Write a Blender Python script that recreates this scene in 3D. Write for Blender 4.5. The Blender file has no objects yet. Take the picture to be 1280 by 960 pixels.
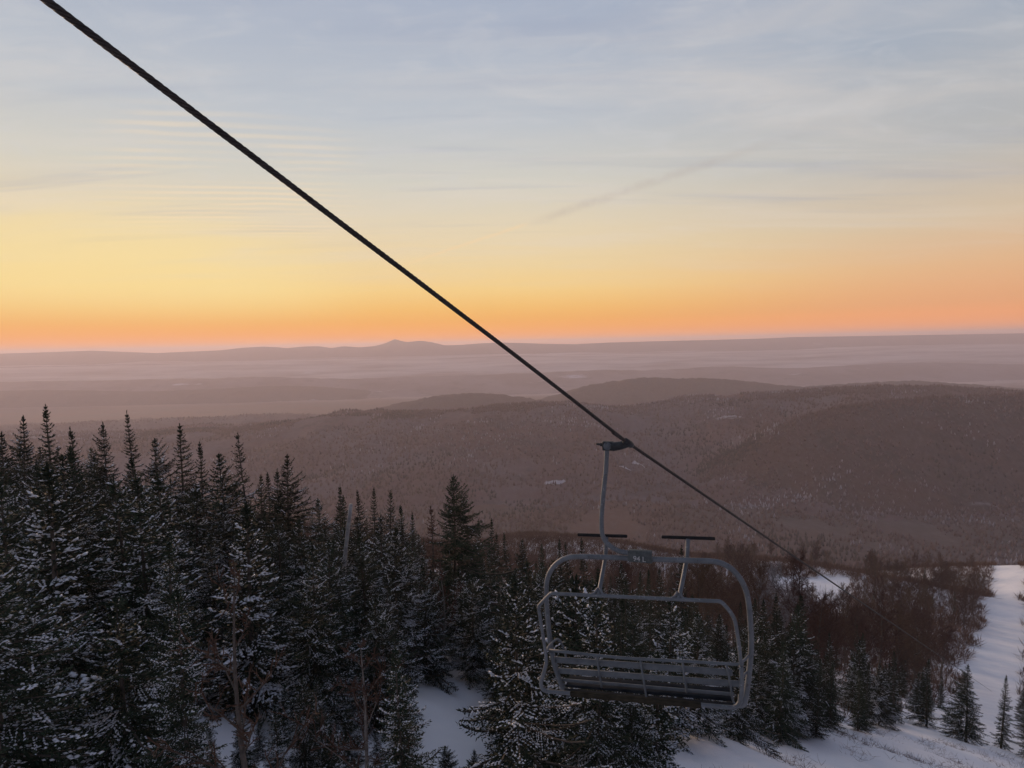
import bpy, bmesh, math, random
import numpy as np
from mathutils import Vector, Matrix

S = bpy.context.scene
COL = S.collection
PI = math.pi

# ------------------------------------------------------------------ camera
cam_d = bpy.data.cameras.new("camera")
cam_d.sensor_width = 36.0
cam_d.lens = 36.0 * 740.0 / 1280.0
cam_d.clip_start = 0.05
cam_d.clip_end = 120000.0
cam = bpy.data.objects.new("camera", cam_d)
COL.objects.link(cam)
cam.matrix_world = Matrix.Rotation(PI / 2 - math.radians(3.87), 4, 'X') @ Matrix.Rotation(math.radians(-1.2), 4, 'Z')
S.camera = cam

# ------------------------------------------------------------------ node helper
class NT:
    def __init__(self, tree):
        self.t = tree; tree.nodes.clear()
    def n(self, typ, **kw):
        nd = self.t.nodes.new(typ)
        for k, v in kw.items():
            if k.startswith('i_'):
                continue
            setattr(nd, k, v)
        return nd
    def link(self, a, b): self.t.links.new(a, b)
    def val(self, sock, v):
        if hasattr(v, 'is_output'): self.link(v, sock)
        else: sock.default_value = v
    def math(self, op, a, b=0.0, c=None, clamp=False):
        m = self.n('ShaderNodeMath', operation=op, use_clamp=clamp)
        self.val(m.inputs[0], a); self.val(m.inputs[1], b)
        if c is not None: self.val(m.inputs[2], c)
        return m.outputs[0]
    def mix(self, f, a, b, mode='MIX'):
        m = self.n('ShaderNodeMix', data_type='RGBA', blend_type=mode)
        self.val(m.inputs[0], f); self.val(m.inputs[6], a); self.val(m.inputs[7], b)
        return m.outputs[2]
    def ramp(self, f, stops, interp='LINEAR'):
        r = self.n('ShaderNodeValToRGB'); r.color_ramp.interpolation = interp
        e = r.color_ramp.elements
        while len(e) < len(stops): e.new(0.5)
        for el, (p, c) in zip(e, stops):
            el.position = p; el.color = (*c, 1) if len(c) == 3 else c
        self.val(r.inputs[0], f)
        return r.outputs[0]
    def smooth(self, v, a, b, lo=0.0, hi=1.0):
        m = self.n('ShaderNodeMapRange', interpolation_type='SMOOTHSTEP')
        self.val(m.inputs[0], v); m.inputs[1].default_value = a; m.inputs[2].default_value = b
        m.inputs[3].default_value = lo; m.inputs[4].default_value = hi
        return m.outputs[0]
    def dot(self, v, c):
        m = self.n('ShaderNodeVectorMath', operation='DOT_PRODUCT')
        self.link(v, m.inputs[0]); m.inputs[1].default_value = c
        return m.outputs['Value']
    def noise(self, vec, scale, detail=4.0, rough=0.5, dist=0.0, dim='3D'):
        m = self.n('ShaderNodeTexNoise', noise_dimensions=dim)
        if vec is not None: self.link(vec, m.inputs['Vector'])
        m.inputs['Scale'].default_value = scale; m.inputs['Detail'].default_value = detail
        m.inputs['Roughness'].default_value = rough; m.inputs['Distortion'].default_value = dist
        return m.outputs[0]
    def mapping(self, vec, rot=(0, 0, 0), scale=(1, 1, 1), loc=(0, 0, 0)):
        m = self.n('ShaderNodeMapping'); self.link(vec, m.inputs[0])
        m.inputs['Rotation'].default_value = rot; m.inputs['Scale'].default_value = scale
        m.inputs['Location'].default_value = loc
        return m.outputs[0]

def lin(r, g, b):
    f = lambda c: c / 12.92 if c <= 0.04045 else ((c + 0.055) / 1.055) ** 2.4
    return tuple(f(v / 255.0) for v in (r, g, b))

# ------------------------------------------------------------------ sky after sunset
SUN_AZ = math.radians(-33)      # azimuth of the set sun, from the viewing direction, negative is left
world = bpy.data.worlds.new("World"); S.world = world; world.use_nodes = True
w = NT(world.node_tree)
tc = w.n('ShaderNodeTexCoord'); D = tc.outputs['Generated']
sep = w.n('ShaderNodeSeparateXYZ'); w.link(D, sep.inputs[0])
elev = w.math('MULTIPLY', w.math('ARCSINE', sep.outputs[2]), 180 / PI)          # degrees
sunh = (math.sin(SUN_AZ), math.cos(SUN_AZ), 0.0)
cs = w.dot(D, sunh)
e90 = w.math('DIVIDE', elev, 90.0, clamp=True)
stops = [(0.0, (1.42, .42, .03)), (1.0, (1.14, .41, .05)), (2.2, (.98, .44, .07)), (3.6, (.95, .54, .14)), (5.2, (.94, .64, .24)),
         (7.5, lin(240, 213, 160)), (11, lin(229, 213, 182)), (15, lin(211, 208, 197)), (20, lin(190, 196, 203)),
         (26, lin(175, 184, 199)), (33, lin(163, 174, 196)), (50, lin(116, 128, 156)), (90, lin(80, 94, 128))]
base = w.ramp(e90, [(e / 90.0, c) for e, c in stops])
# duller and rosier away from the sun
away = w.smooth(cs, 0.86, 0.30)
dull = w.ramp(e90, [(0, (1.3, .42, .10)), (1.2 / 90, (1.08, .39, .11)), (2.6 / 90, (.86, .40, .17)), (5.5 / 90, lin(230, 184, 138)), (9 / 90, lin(214, 194, 166)), (14 / 90, lin(186, 186, 184)),
                    (22 / 90, lin(164, 174, 188)), (33 / 90, lin(150, 166, 192)), (60 / 90, lin(100, 114, 146)), (1, lin(80, 94, 128))])
col = w.mix(away, base, dull)
back = w.ramp(e90, [(0, lin(120, 112, 128)), (8 / 90, lin(138, 122, 136)), (20 / 90, lin(112, 118, 142)), (45 / 90, lin(90, 102, 132)), (1, lin(80, 94, 128))])
col = w.mix(w.smooth(cs, 0.35, -0.45), col, back)
# glow where the sun went down
sund = (math.sin(SUN_AZ) * math.cos(math.radians(4.5)), math.cos(SUN_AZ) * math.cos(math.radians(4.5)), math.sin(math.radians(4.5)))
dv = w.n('ShaderNodeVectorMath', operation='MULTIPLY'); w.link(D, dv.inputs[0]); dv.inputs[1].default_value = (1, 1, 2.6)
dn = w.n('ShaderNodeVectorMath', operation='NORMALIZE'); w.link(dv.outputs[0], dn.inputs[0])
sd2 = Vector((sund[0], sund[1], sund[2] * 2.6)).normalized()
gl = w.smooth(w.dot(dn.outputs[0], sd2), 0.93, 1.0)
col = w.mix(w.math('MULTIPLY', w.math('MULTIPLY', gl, 0.55), w.smooth(elev, 1.0, 5.5)), col, (*lin(255, 230, 158), 1))
# thin high cloud, laid out on a plane far overhead
inv = w.math('DIVIDE', 1.0, w.math('ADD', w.math('MAXIMUM', sep.outputs[2], 0.0), 0.06))
cx = w.math('MULTIPLY', sep.outputs[0], inv); cy = w.math('MULTIPLY', sep.outputs[1], inv)
cv = w.n('ShaderNodeCombineXYZ'); w.link(cx, cv.inputs[0]); w.link(cy, cv.inputs[1])
veil = w.noise(w.mapping(cv.outputs[0], rot=(0, 0, 0.6), scale=(0.5, 1.6, 1)), 1.1, 6, 0.6, 0.6)
veil_m = w.math('MULTIPLY', w.smooth(veil, 0.42, 0.75), w.smooth(elev, 3.0, 12.0))
col = w.mix(w.math('MULTIPLY', veil_m, 0.42), col, (*lin(226, 216, 206), 1))
veil2 = w.noise(w.mapping(cv.outputs[0], rot=(0, 0, 0.25), scale=(0.35, 2.4, 1), loc=(3, 1, 0)), 1.6, 5, 0.55, 0.4)
col = w.mix(w.math('MULTIPLY', w.math('MULTIPLY', w.smooth(veil2, 0.5, 0.8), w.smooth(elev, 6.0, 14.0)), 0.36), col, (*lin(146, 156, 182), 1))
veil3 = w.noise(w.mapping(cv.outputs[0], rot=(0, 0, -.35), scale=(1.0, 1.9, 1), loc=(1, 5, 0)), 3.2, 7, 0.62, 1.0)
col = w.mix(w.math('MULTIPLY', w.math('MULTIPLY', w.smooth(veil3, 0.46, 0.74), w.smooth(elev, 9.0, 18.0)), 0.30), col, (*lin(208, 208, 210), 1))
# rippled patch of cirrus at the left
wv = w.n('ShaderNodeTexWave', wave_type='BANDS', bands_direction='Y', wave_profile='SIN')
w.link(w.mapping(cv.outputs[0], rot=(0, 0, -0.20), scale=(1, 1, 1)), wv.inputs['Vector'])
wv.inputs['Scale'].default_value = 3.4; wv.inputs['Distortion'].default_value = 2.6; wv.inputs['Detail'].default_value = 3
wv.inputs['Detail Scale'].default_value = 0.7
az = w.math('MULTIPLY', w.math('ARCTAN2', sep.outputs[0], sep.outputs[1]), 180 / PI)
brk = w.noise(w.mapping(cv.outputs[0], scale=(0.7, 1.6, 1)), 1.6, 3, 0.5)
rip = w.math('MULTIPLY', w.math('MULTIPLY', w.smooth(az, -12, -20), w.smooth(az, -38, -28)),
             w.math('MULTIPLY', w.smooth(elev, 8.5, 11.5), w.smooth(elev, 20.5, 17.5)))
rip = w.math('MULTIPLY', w.math('MULTIPLY', rip, w.smooth(wv.outputs[1], 0.1, 1.0)), w.smooth(brk, 0.35, 0.62))
col = w.mix(w.math('MULTIPLY', rip, 0.36), col, (*lin(252, 226, 186), 1))
# old vapour trail: a slightly darker streak along a great circle
CT_A = Vector((0.04199, 0.97932, 0.19791)); CT_B = Vector((0.38393, 0.87880, 0.28339))
nrm = CT_A.cross(CT_B).normalized(); tng = (CT_B - CT_A).normalized()
wob = w.math('MULTIPLY', w.math('SUBTRACT', w.noise(D, 22.0, 4, 0.6), 0.5), 0.006)
dist = w.math('ABSOLUTE', w.math('ADD', w.dot(D, tuple(nrm)), wob))
al = w.dot(D, tuple(tng))
a0, a1 = CT_A.dot(tng), CT_B.dot(tng)
prof = w.math('MULTIPLY', w.smooth(dist, 0.0105, 0.0), w.smooth(w.noise(D, 30.0, 5, 0.7), 0.2, 0.6))
tr = w.math('MULTIPLY', prof, w.math('MULTIPLY', w.smooth(al, a0 - 0.02, a0 + 0.05), w.smooth(al, a1 + 0.12, a1 - 0.16)))
col = w.mix(w.math('MULTIPLY', tr, 0.25), col, (*lin(172, 156, 150), 1))
bright = w.math('MULTIPLY', w.math('MULTIPLY', w.smooth(dist, 0.004, 0.0005), w.smooth(al, a0 + 0.0, a0 - 0.03)), w.smooth(al, a0 - 0.24, a0 - 0.16))
col = w.mix(w.math('MULTIPLY', bright, 0.28), col, (*lin(250, 214, 160), 1))
bg = w.n('ShaderNodeBackground'); w.link(col, bg.inputs[0]); bg.inputs[1].default_value = 1.0
wo = w.n('ShaderNodeOutputWorld'); w.link(bg.outputs[0], wo.inputs[0])

# the last warm light from just over the horizon
sl = bpy.data.lights.new("sun", 'SUN'); sl.energy = 5.0; sl.angle = math.radians(20); sl.color = (1.0, 0.66, 0.43)
sun = bpy.data.objects.new("sun", sl); COL.objects.link(sun)
sdir = Vector((math.sin(SUN_AZ) * math.cos(math.radians(3)), math.cos(SUN_AZ) * math.cos(math.radians(3)), math.sin(math.radians(3))))
sun.rotation_euler = (-sdir).to_track_quat('-Z', 'Y').to_euler()

vs = S.view_settings
vs.view_transform = 'Standard'; vs.look = 'None'; vs.exposure = 0.0; vs.gamma = 1.0; vs.use_curve_mapping = False
S.render.engine = 'CYCLES'
cy_ = S.cycles
cy_.max_bounces = 8; cy_.diffuse_bounces = 2; cy_.glossy_bounces = 2; cy_.transmission_bounces = 2
cy_.volume_bounces = 6; cy_.transparent_max_bounces = 4; cy_.use_denoising = True

# ------------------------------------------------------------------ object helpers
def link(o, parent=None):
    COL.objects.link(o)
    if parent is not None: o.parent = parent
    return o
def tag(o, label, cat, group=None, kind=None):
    o['label'] = label; o['category'] = cat
    if group: o['group'] = group
    if kind: o['kind'] = kind
    return o
def struct(o): o['kind'] = 'structure'; return o
def empty(name, loc, rz=0.0):
    o = bpy.data.objects.new(name, None); o.empty_display_size = 0.3
    o.location = loc; o.rotation_euler = (0, 0, rz)
    return link(o)
def mesh_np(name, V, F, mat, smooth=False, attr=None):
    """V (n,3), F list of equal-size index arrays (m,k) or one array"""
    V = np.asarray(V, np.float32); Fs = F if isinstance(F, list) else [F]
    Fs = [np.asarray(f, np.int32) for f in Fs if len(f)]
    me = bpy.data.meshes.new(name)
    me.vertices.add(len(V)); me.vertices.foreach_set('co', V.ravel())
    idx = np.concatenate([f.ravel() for f in Fs]); tot = np.concatenate([np.full(len(f), f.shape[1], np.int32) for f in Fs])
    st = np.concatenate([[0], np.cumsum(tot)[:-1]]).astype(np.int32)
    me.loops.add(len(idx)); me.loops.foreach_set('vertex_index', idx)
    me.polygons.add(len(tot)); me.polygons.foreach_set('loop_start', st)
    if smooth: me.polygons.foreach_set('use_smooth', np.ones(len(tot), bool))
    if attr is not None:
        a = me.attributes.new('tint', 'FLOAT', 'POINT'); a.data.foreach_set('value', np.asarray(attr, np.float32))
    me.update(calc_edges=True); me.validate()
    me.materials.append(mat)
    return me
def obj(name, me, parent=None):
    return link(bpy.data.objects.new(name, me), parent)

def catmull(P, n=6, closed=False):
    P = [np.asarray(p, float) for p in P]; out = []
    m = len(P)
    for i in range(m - 1):
        p0 = P[i - 1] if i else 2 * P[0] - P[1]; p1, p2 = P[i], P[i + 1]
        p3 = P[i + 2] if i + 2 < m else 2 * P[-1] - P[-2]
        for k in range(n):
            t = k / n
            out.append(.5 * ((2 * p1) + (-p0 + p2) * t + (2 * p0 - 5 * p1 + 4 * p2 - p3) * t * t + (-p0 + 3 * p1 - 3 * p2 + p3) * t ** 3))
    out.append(P[-1]); return np.array(out)
def tube_vf(P, r, k=10, off=0, caps=True):
    P = np.asarray(P, float); n = len(P)
    r = np.full(n, r) if np.isscalar(r) else np.asarray(r, float)
    T = np.gradient(P, axis=0); T /= np.linalg.norm(T, axis=1)[:, None] + 1e-12
    u = np.cross(T[0], [0, 0, 1.0])
    if np.linalg.norm(u) < .1: u = np.cross(T[0], [1.0, 0, 0])
    u /= np.linalg.norm(u); V = []
    for i in range(n):
        u = u - T[i] * u.dot(T[i]); u /= np.linalg.norm(u) + 1e-12; b = np.cross(T[i], u)
        a = np.arange(k) * 2 * PI / k
        V.append(P[i] + r[i] * (np.cos(a)[:, None] * u + np.sin(a)[:, None] * b))
    V = np.concatenate(V); i = np.arange(n - 1)[:, None] * k; j = np.arange(k)[None]; j2 = (j + 1) % k
    F = np.stack([i + j, i + j2, i + k + j2, i + k + j], -1).reshape(-1, 4)
    if caps:
        V = np.concatenate([V, P[:1], P[-1:]]); c0, c1 = n * k, n * k + 1; jj = np.arange(k)
        F2 = np.concatenate([np.stack([np.full(k, c0), (jj + 1) % k, jj], -1), np.stack([np.full(k, c1), (n - 1) * k + jj, (n - 1) * k + (jj + 1) % k], -1)])
    else: F2 = np.zeros((0, 3), int)
    return V, F + off, F2 + off
class MB:
    def __init__(s): s.V = []; s.Q = []; s.T = []; s.n = 0; s.A = []
    def add(s, V, Q=None, T=None, a=0.0):
        V = np.asarray(V, float); s.V.append(V); s.A.append(np.full(len(V), a))
        if Q is not None and len(Q): s.Q.append(np.asarray(Q, int) + s.n)
        if T is not None and len(T): s.T.append(np.asarray(T, int) + s.n)
        s.n += len(V)
    def tube(s, P, r, k=10, caps=True, a=0.0):
        V, F, F2 = tube_vf(P, r, k, 0, caps); s.add(V, F, F2, a)
    def mesh(s, name, mat, smooth=False, attr=False):
        F = ([np.concatenate(s.Q)] if s.Q else []) + ([np.concatenate(s.T)] if s.T else [])
        return mesh_np(name, np.concatenate(s.V), F, mat, smooth, np.concatenate(s.A) if attr else None)
    def build(s, name, mat, parent=None, smooth=False):
        return obj(name, s.mesh(name, mat, smooth), parent)
def bevel_box(size, bev=0.006, seg=2, M=None):
    bm = bmesh.new(); bmesh.ops.create_cube(bm, size=1.0)
    bmesh.ops.scale(bm, vec=size, verts=bm.verts)
    if bev: bmesh.ops.bevel(bm, geom=bm.edges[:], offset=bev, segments=seg, affect='EDGES', profile=0.5)
    if M is not None: bm.transform(M)
    bm.verts.ensure_lookup_table(); bm.verts.index_update()
    V = [v.co[:] for v in bm.verts]; Q = [[v.index for v in f.verts] for f in bm.faces if len(f.verts) == 4]
    T = [[v.index for v in f.verts] for f in bm.faces if len(f.verts) == 3]
    bm.free(); return V, Q, T

# ------------------------------------------------------------------ materials
def material(name):
    m = bpy.data.materials.new(name); m.use_nodes = True
    t = NT(m.node_tree); b = t.n('ShaderNodeBsdfPrincipled'); o = t.n('ShaderNodeOutputMaterial')
    t.link(b.outputs[0], o.inputs[0]); return m, t, b
def simple(name, c0, c1, scale, rough=0.7, metal=0.0, bump=0.0, spec=0.3):
    m, t, b = material(name)
    tc = t.n('ShaderNodeTexCoord'); nz = t.noise(tc.outputs['Object'], scale, 5, 0.6)
    t.link(t.ramp(nz, [(0.3, c0), (0.7, c1)]), b.inputs['Base Color'])
    b.inputs['Roughness'].default_value = rough; b.inputs['Metallic'].default_value = metal
    b.inputs['Specular IOR Level'].default_value = spec
    if bump:
        bp = t.n('ShaderNodeBump'); bp.inputs['Strength'].default_value = bump; bp.inputs['Distance'].default_value = 0.01
        t.link(nz, bp.inputs['Height']); t.link(bp.outputs[0], b.inputs['Normal'])
    return m
def foliage(name, c0, c1, c2):
    m, t, b = material(name)
    at = t.n('ShaderNodeAttribute', attribute_name='tint')
    oi = t.n('ShaderNodeObjectInfo')
    c = t.ramp(at.outputs['Fac'], [(0.0, c0), (0.55, c1), (1.0, c2)])
    hs = t.n('ShaderNodeHueSaturation'); t.link(c, hs.inputs['Color'])
    t.link(t.math('MULTIPLY_ADD', oi.outputs['Random'], 0.05, 0.475), hs.inputs['Hue'])
    t.link(t.math('MULTIPLY_ADD', oi.outputs['Random'], 0.6, 0.7), hs.inputs['Value'])
    t.link(hs.outputs[0], b.inputs['Base Color'])
    b.inputs['Roughness'].default_value = 0.75; b.inputs['Specular IOR Level'].default_value = 0.15
    return m
M_NEEDLE = foliage('spruce needles', (.012, .020, .012), (.026, .040, .024), (.055, .070, .040))
M_RUST = foliage('browned needles', (.05, .025, .016), (.09, .045, .028), (.13, .075, .045))
M_TWIG = foliage('bare twigs', (.07, .038, .029), (.115, .065, .047), (.165, .108, .087))
M_FROST = foliage('frosted twigs', (.16, .15, .16), (.30, .29, .31), (.45, .45, .48))
M_BARK = simple('bark', (.05, .042, .036), (.13, .11, .095), 9, .9, 0, .5)
M_PALE = simple('pale bark', (.12, .105, .095), (.26, .24, .22), 7, .85, 0, .4)
M_DEAD = simple('weathered wood', (.22, .215, .21), (.42, .41, .40), 6, .85, 0, .4)
M_STEEL = simple('galvanised steel', (.075, .093, .112), (.15, .175, .205), 5, .55, .25, .12, .4)
def worn():
    m, t, b = material('galvanised steel'); tc = t.n('ShaderNodeTexCoord'); P = tc.outputs['Object']
    c = t.ramp(t.noise(P, 5, 6, .65), [(.3, (.075, .088, .102)), (.7, (.145, .163, .185))])
    c = t.mix(t.smooth(t.noise(P, 26, 4, .7), .60, .72), c, (.055, .050, .048, 1))
    c = t.mix(t.math('MULTIPLY', t.smooth(t.noise(t.mapping(P, loc=(4, 7, 1)), 38, 3, .6), .62, .70), .6), c, (.30, .33, .37, 1))
    t.link(c, b.inputs['Base Color']); b.inputs['Metallic'].default_value = .25; b.inputs['Roughness'].default_value = .6
    bp = t.n('ShaderNodeBump'); bp.inputs['Strength'].default_value = .25; bp.inputs['Distance'].default_value = .004
    t.link(t.noise(P, 60, 4, .6), bp.inputs['Height']); t.link(bp.outputs[0], b.inputs['Normal']); return m
M_STEEL = worn()
M_STEEL2 = simple('dull painted steel', (.075, .088, .102), (.13, .15, .17), 9, .65, .1, .12, .3)
M_BLACK = simple('black rubber', (.008, .008, .009), (.02, .02, .022), 14, .8, 0, .2, .2)
M_GRIP = simple('dark cast steel', (.02, .022, .025), (.055, .06, .065), 12, .55, .6, .2)
M_ROPE = simple('greased steel rope', (.018, .016, .017), (.06, .052, .05), 20, .6, .3, .2)
M_PAD = simple('weathered brown pad', (.020, .018, .014), (.045, .040, .030), 11, .95, 0, .3, .05)
M_SEAT = simple('dark seat planks', (.012, .014, .018), (.028, .033, .040), 8, .95, 0, .2, .03)
M_PLATE = simple('number plate paint', (.04, .048, .05), (.085, .10, .105), 22, .7, 0, .1)
M_NUM = simple('faded white paint', (.22, .23, .24), (.40, .41, .42), 60, .7)

def snow_mat():
    m, t, b = material('snow')
    g = t.n('ShaderNodeNewGeometry')
    nz = t.noise(g.outputs['Position'], 1.6, 8, 0.62)
    big = t.noise(g.outputs['Position'], 0.25, 4, 0.5)
    t.link(t.ramp(big, [(0.3, (.68, .71, .78)), (0.7, (.80, .82, .86))]), b.inputs['Base Color'])
    b.inputs['Roughness'].default_value = .75; b.inputs['Specular IOR Level'].default_value = .2
    bp = t.n('ShaderNodeBump'); bp.inputs['Strength'].default_value = .35; bp.inputs['Distance'].default_value = .12
    t.link(nz, bp.inputs['Height']); t.link(bp.outputs[0], b.inputs['Normal'])
    return m
M_SNOW = snow_mat()
M_LOAD = simple('snow load', (.62, .66, .74), (.80, .83, .88), 3, .8)

def wooded(name, brown, grey, dark, snow_amt, patch=260.0, grain=9.0, fields=(), mist_from=None):
    """hillside of leafless woods over snow, with darker softwood stands and open fields"""
    m, t, b = material(name)
    g = t.n('ShaderNodeNewGeometry'); P = g.outputs['Position']
    n1 = t.noise(P, 1.0 / patch, 6, 0.62); n2 = t.noise(P, 1.0 / (patch * .33), 5, 0.6)
    fine = t.noise(t.mapping(P, scale=(1, .6, .35)), 1.0 / grain, 4, 0.7)
    c = t.mix(t.smooth(n1, .38, .62), (*brown, 1), (*grey, 1))
    c = t.mix(t.math('MULTIPLY', t.smooth(n2, .52, .66), .75), c, (*dark, 1))
    c = t.mix(t.math('MULTIPLY', t.smooth(fine, .40, .75), .3), c, (.17, .15, .15, 1))
    n3 = t.noise(t.mapping(P, scale=(.45, 1.0, 1), loc=(700, 300, 0)), 1.0 / (patch * .55), 5, 0.55)
    c = t.mix(t.math('MULTIPLY', t.smooth(n3, .66, .72), snow_amt), c, (.6, .62, .68, 1))
    for (fx_, fy_, sx_, sy_) in fields:      # snow-covered clearings
        v1 = t.mapping(P, loc=(-fx_ / sx_, -fy_ / sy_, 0), scale=(1 / sx_, 1 / sy_, 0)); ln_ = t.n('ShaderNodeVectorMath', operation='LENGTH'); t.link(v1, ln_.inputs[0])
        e_ = t.math('ADD', ln_.outputs['Value'], t.math('MULTIPLY', t.math('SUBTRACT', t.noise(t.mapping(P, scale=(1, .5, .5)), .06, 5, .7), .5), 2.6))
        c = t.mix(t.math('MULTIPLY', t.smooth(e_, 1.05, .55), .75), c, (.50, .52, .58, 1))
    if mist_from:                            # snowy farmland far off, its colour paled to stand in for valley fog
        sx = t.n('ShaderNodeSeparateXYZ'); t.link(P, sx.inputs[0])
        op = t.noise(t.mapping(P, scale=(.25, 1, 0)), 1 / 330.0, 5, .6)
        c = t.mix(t.math('MULTIPLY', t.smooth(sx.outputs[1], mist_from, mist_from + 900), t.smooth(op, .15, .75)), c, (.64, .60, .58, 1))
    t.link(c, b.inputs['Base Color']); b.inputs['Roughness'].default_value = .95; b.inputs['Specular IOR Level'].default_value = .05
    bp = t.n('ShaderNodeBump'); bp.inputs['Strength'].default_value = .8; bp.inputs['Distance'].default_value = 6
    t.link(fine, bp.inputs['Height']); t.link(bp.outputs[0], b.inputs['Normal'])
    return m
FIELDS = [(84, 1215, 26, 8), (250, 1300, 20, 9), (287, 1338, 22, 8)]
M_HILL = wooded('leafless hill woods', (.125, .074, .068), (.135, .108, .115), (.062, .050, .053), .7, fields=FIELDS)
M_FLOOR = wooded('valley floor', (.12, .066, .05), (.10, .08, .072), (.06, .055, .05), .8, 420, 16, mist_from=4500)
M_DARK = wooded('dark spur woods', (.075, .038, .030), (.06, .045, .042), (.030, .026, .026), .3)
M_MID = wooded('middle hill woods', (.055, .034, .028), (.05, .042, .042), (.028, .026, .027), .35)
M_MISTY = wooded('mist-paled farmland hills', (.13, .10, .10), (.20, .17, .18), (.07, .06, .065), .9, 500, 30)  # low farmland hills, valley mist put into their paler colour
M_FAR = wooded('far hills', (.075, .07, .08), (.10, .10, .12), (.05, .05, .06), .4, 700, 30)

# ------------------------------------------------------------------ haze: one closed box of pale air
HAZE_D = 1.28e-4
def haze():
    x0, x1, y0, y1, z0, z1 = -22000, 22000, -3000, 22000, -460, 108
    V = [(x, y, z) for z in (z0, z1) for y in (y0, y1) for x in (x0, x1)]
    Q = [(0, 2, 3, 1), (4, 5, 7, 6), (0, 1, 5, 4), (2, 6, 7, 3), (0, 4, 6, 2), (1, 3, 7, 5)]
    m = bpy.data.materials.new('haze air'); m.use_nodes = True; t = NT(m.node_tree)
    v = t.n('ShaderNodeVolumePrincipled'); o = t.n('ShaderNodeOutputMaterial'); t.link(v.outputs[0], o.inputs['Volume'])
    v.inputs['Color'].default_value = (1.0, .89, .93, 1); v.inputs['Density'].default_value = HAZE_D; v.inputs['Anisotropy'].default_value = 0.2
    h = obj('haze', mesh_np('haze', V, np.array(Q), m)); tag(h, 'pale warm dusk haze filling the valley below the sky', 'haze', kind='stuff')
    return h
haze()

# ------------------------------------------------------------------ terrain
def vnoise(x, y, seed=0):
    """value noise in [-1,1], arrays"""
    xi = np.floor(x).astype(np.int64); yi = np.floor(y).astype(np.int64); fx = x - xi; fy = y - yi
    fx = fx * fx * (3 - 2 * fx); fy = fy * fy * (3 - 2 * fy)
    def h(a, b):
        n = (a * 374761393 + b * 668265263 + seed * 1442695041) & 0xffffffff
        n = ((n ^ (n >> 13)) * 1274126177) & 0xffffffff
        return ((n ^ (n >> 16)) & 0xffff) / 32767.5 - 1
    return (h(xi, yi) * (1 - fx) + h(xi + 1, yi) * fx) * (1 - fy) + (h(xi, yi + 1) * (1 - fx) + h(xi + 1, yi + 1) * fx) * fy
def fbm(x, y, o=5, seed=0, g=.5):
    s = 0; a = 1.0; t = 0
    for k in range(o):
        s = s + a * vnoise(x * 2 ** k, y * 2 ** k, seed + k); t += a; a *= g
    return s / t
def gnear(x, y):
    x = np.asarray(x, float); y = np.asarray(y, float)
    plane = -5.5 - .36 * y - .25 * x - .05 * np.sqrt(x * x + 16)
    plane = plane + .25 * np.sin(x * .31 + 1.) * np.sin(y * .27 + .4) + .15 * np.sin(x * .83 + y * .6)
    shelf = -62 - .16 * y + 2.5 * np.sin(x * .021 + .5) + 1.5 * np.sin(y * .045 + x * .013)
    k = .12
    m = np.maximum(plane, shelf); h = m + np.log(np.exp(k * (plane - m)) + np.exp(k * (shelf - m))) / k
    rho = np.sqrt(x * x + y * y); d = np.maximum(0, rho - 285 - 38 * np.sin(x * .023 + 1.2) - 22 * np.sin(x * .061 + y * .02))
    h = h - np.where(d < 150, d * d * .55 / 300, .55 * (d - 75))
    return np.maximum(h, -440)
def grid_mesh(name, X, Y, Z, mat, smooth=True):
    r, c = X.shape; V = np.stack([X, Y, Z], -1).reshape(-1, 3)
    i = np.arange(r - 1)[:, None] * c + np.arange(c - 1)[None]
    F = np.stack([i, i + 1, i + c + 1, i + c], -1).reshape(-1, 4)
    return mesh_np(name, V, F, mat, smooth)
# our own hillside: fine near the viewer, coarser away
s = np.sinh(np.linspace(-5.2, 5.2, 420)); s = s / s[-1]
gx = s * 900 + 5; t_ = np.sinh(np.linspace(-2.2, 5.2, 360)); gy = t_ / t_[-1] * 1000 + 20
GX, GY = np.meshgrid(gx, gy)
GZ = gnear(GX, GY) + (.13 * fbm(GX * .7, GY * .7, 5, 11) + .05 * fbm(GX * 2.3 - GY * .9, GX * .5 + GY * .5, 3, 13)) * np.clip(40 / (1 + np.hypot(GX, GY) * .05), 0, 1)
struct(obj('ground', grid_mesh('ground', GX, GY, GZ, M_SNOW)))
# valley floor, one sheet to the horizon
fx = np.linspace(-24000, 24000, 180); fy = np.concatenate([np.linspace(-2900, 700, 8), np.geomspace(800, 21900, 150)])
FX, FY = np.meshgrid(fx[(fx > -21900) & (fx < 21900)], fy)
rise = np.clip((FY - 5200) / 2900, 0, 1); rise = rise * rise * (3 - 2 * rise)
FZ = -312 - 120 * np.clip((FY - 1500) / 1600, 0, 1) + 12 * fbm(FX / 900, FY / 900, 4, 5) + rise * (270 + 45 * fbm(FX / 1700, FY / 500, 4, 8))
struct(obj('valley', grid_mesh('valley', FX, FY, FZ, M_FLOOR)))

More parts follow.
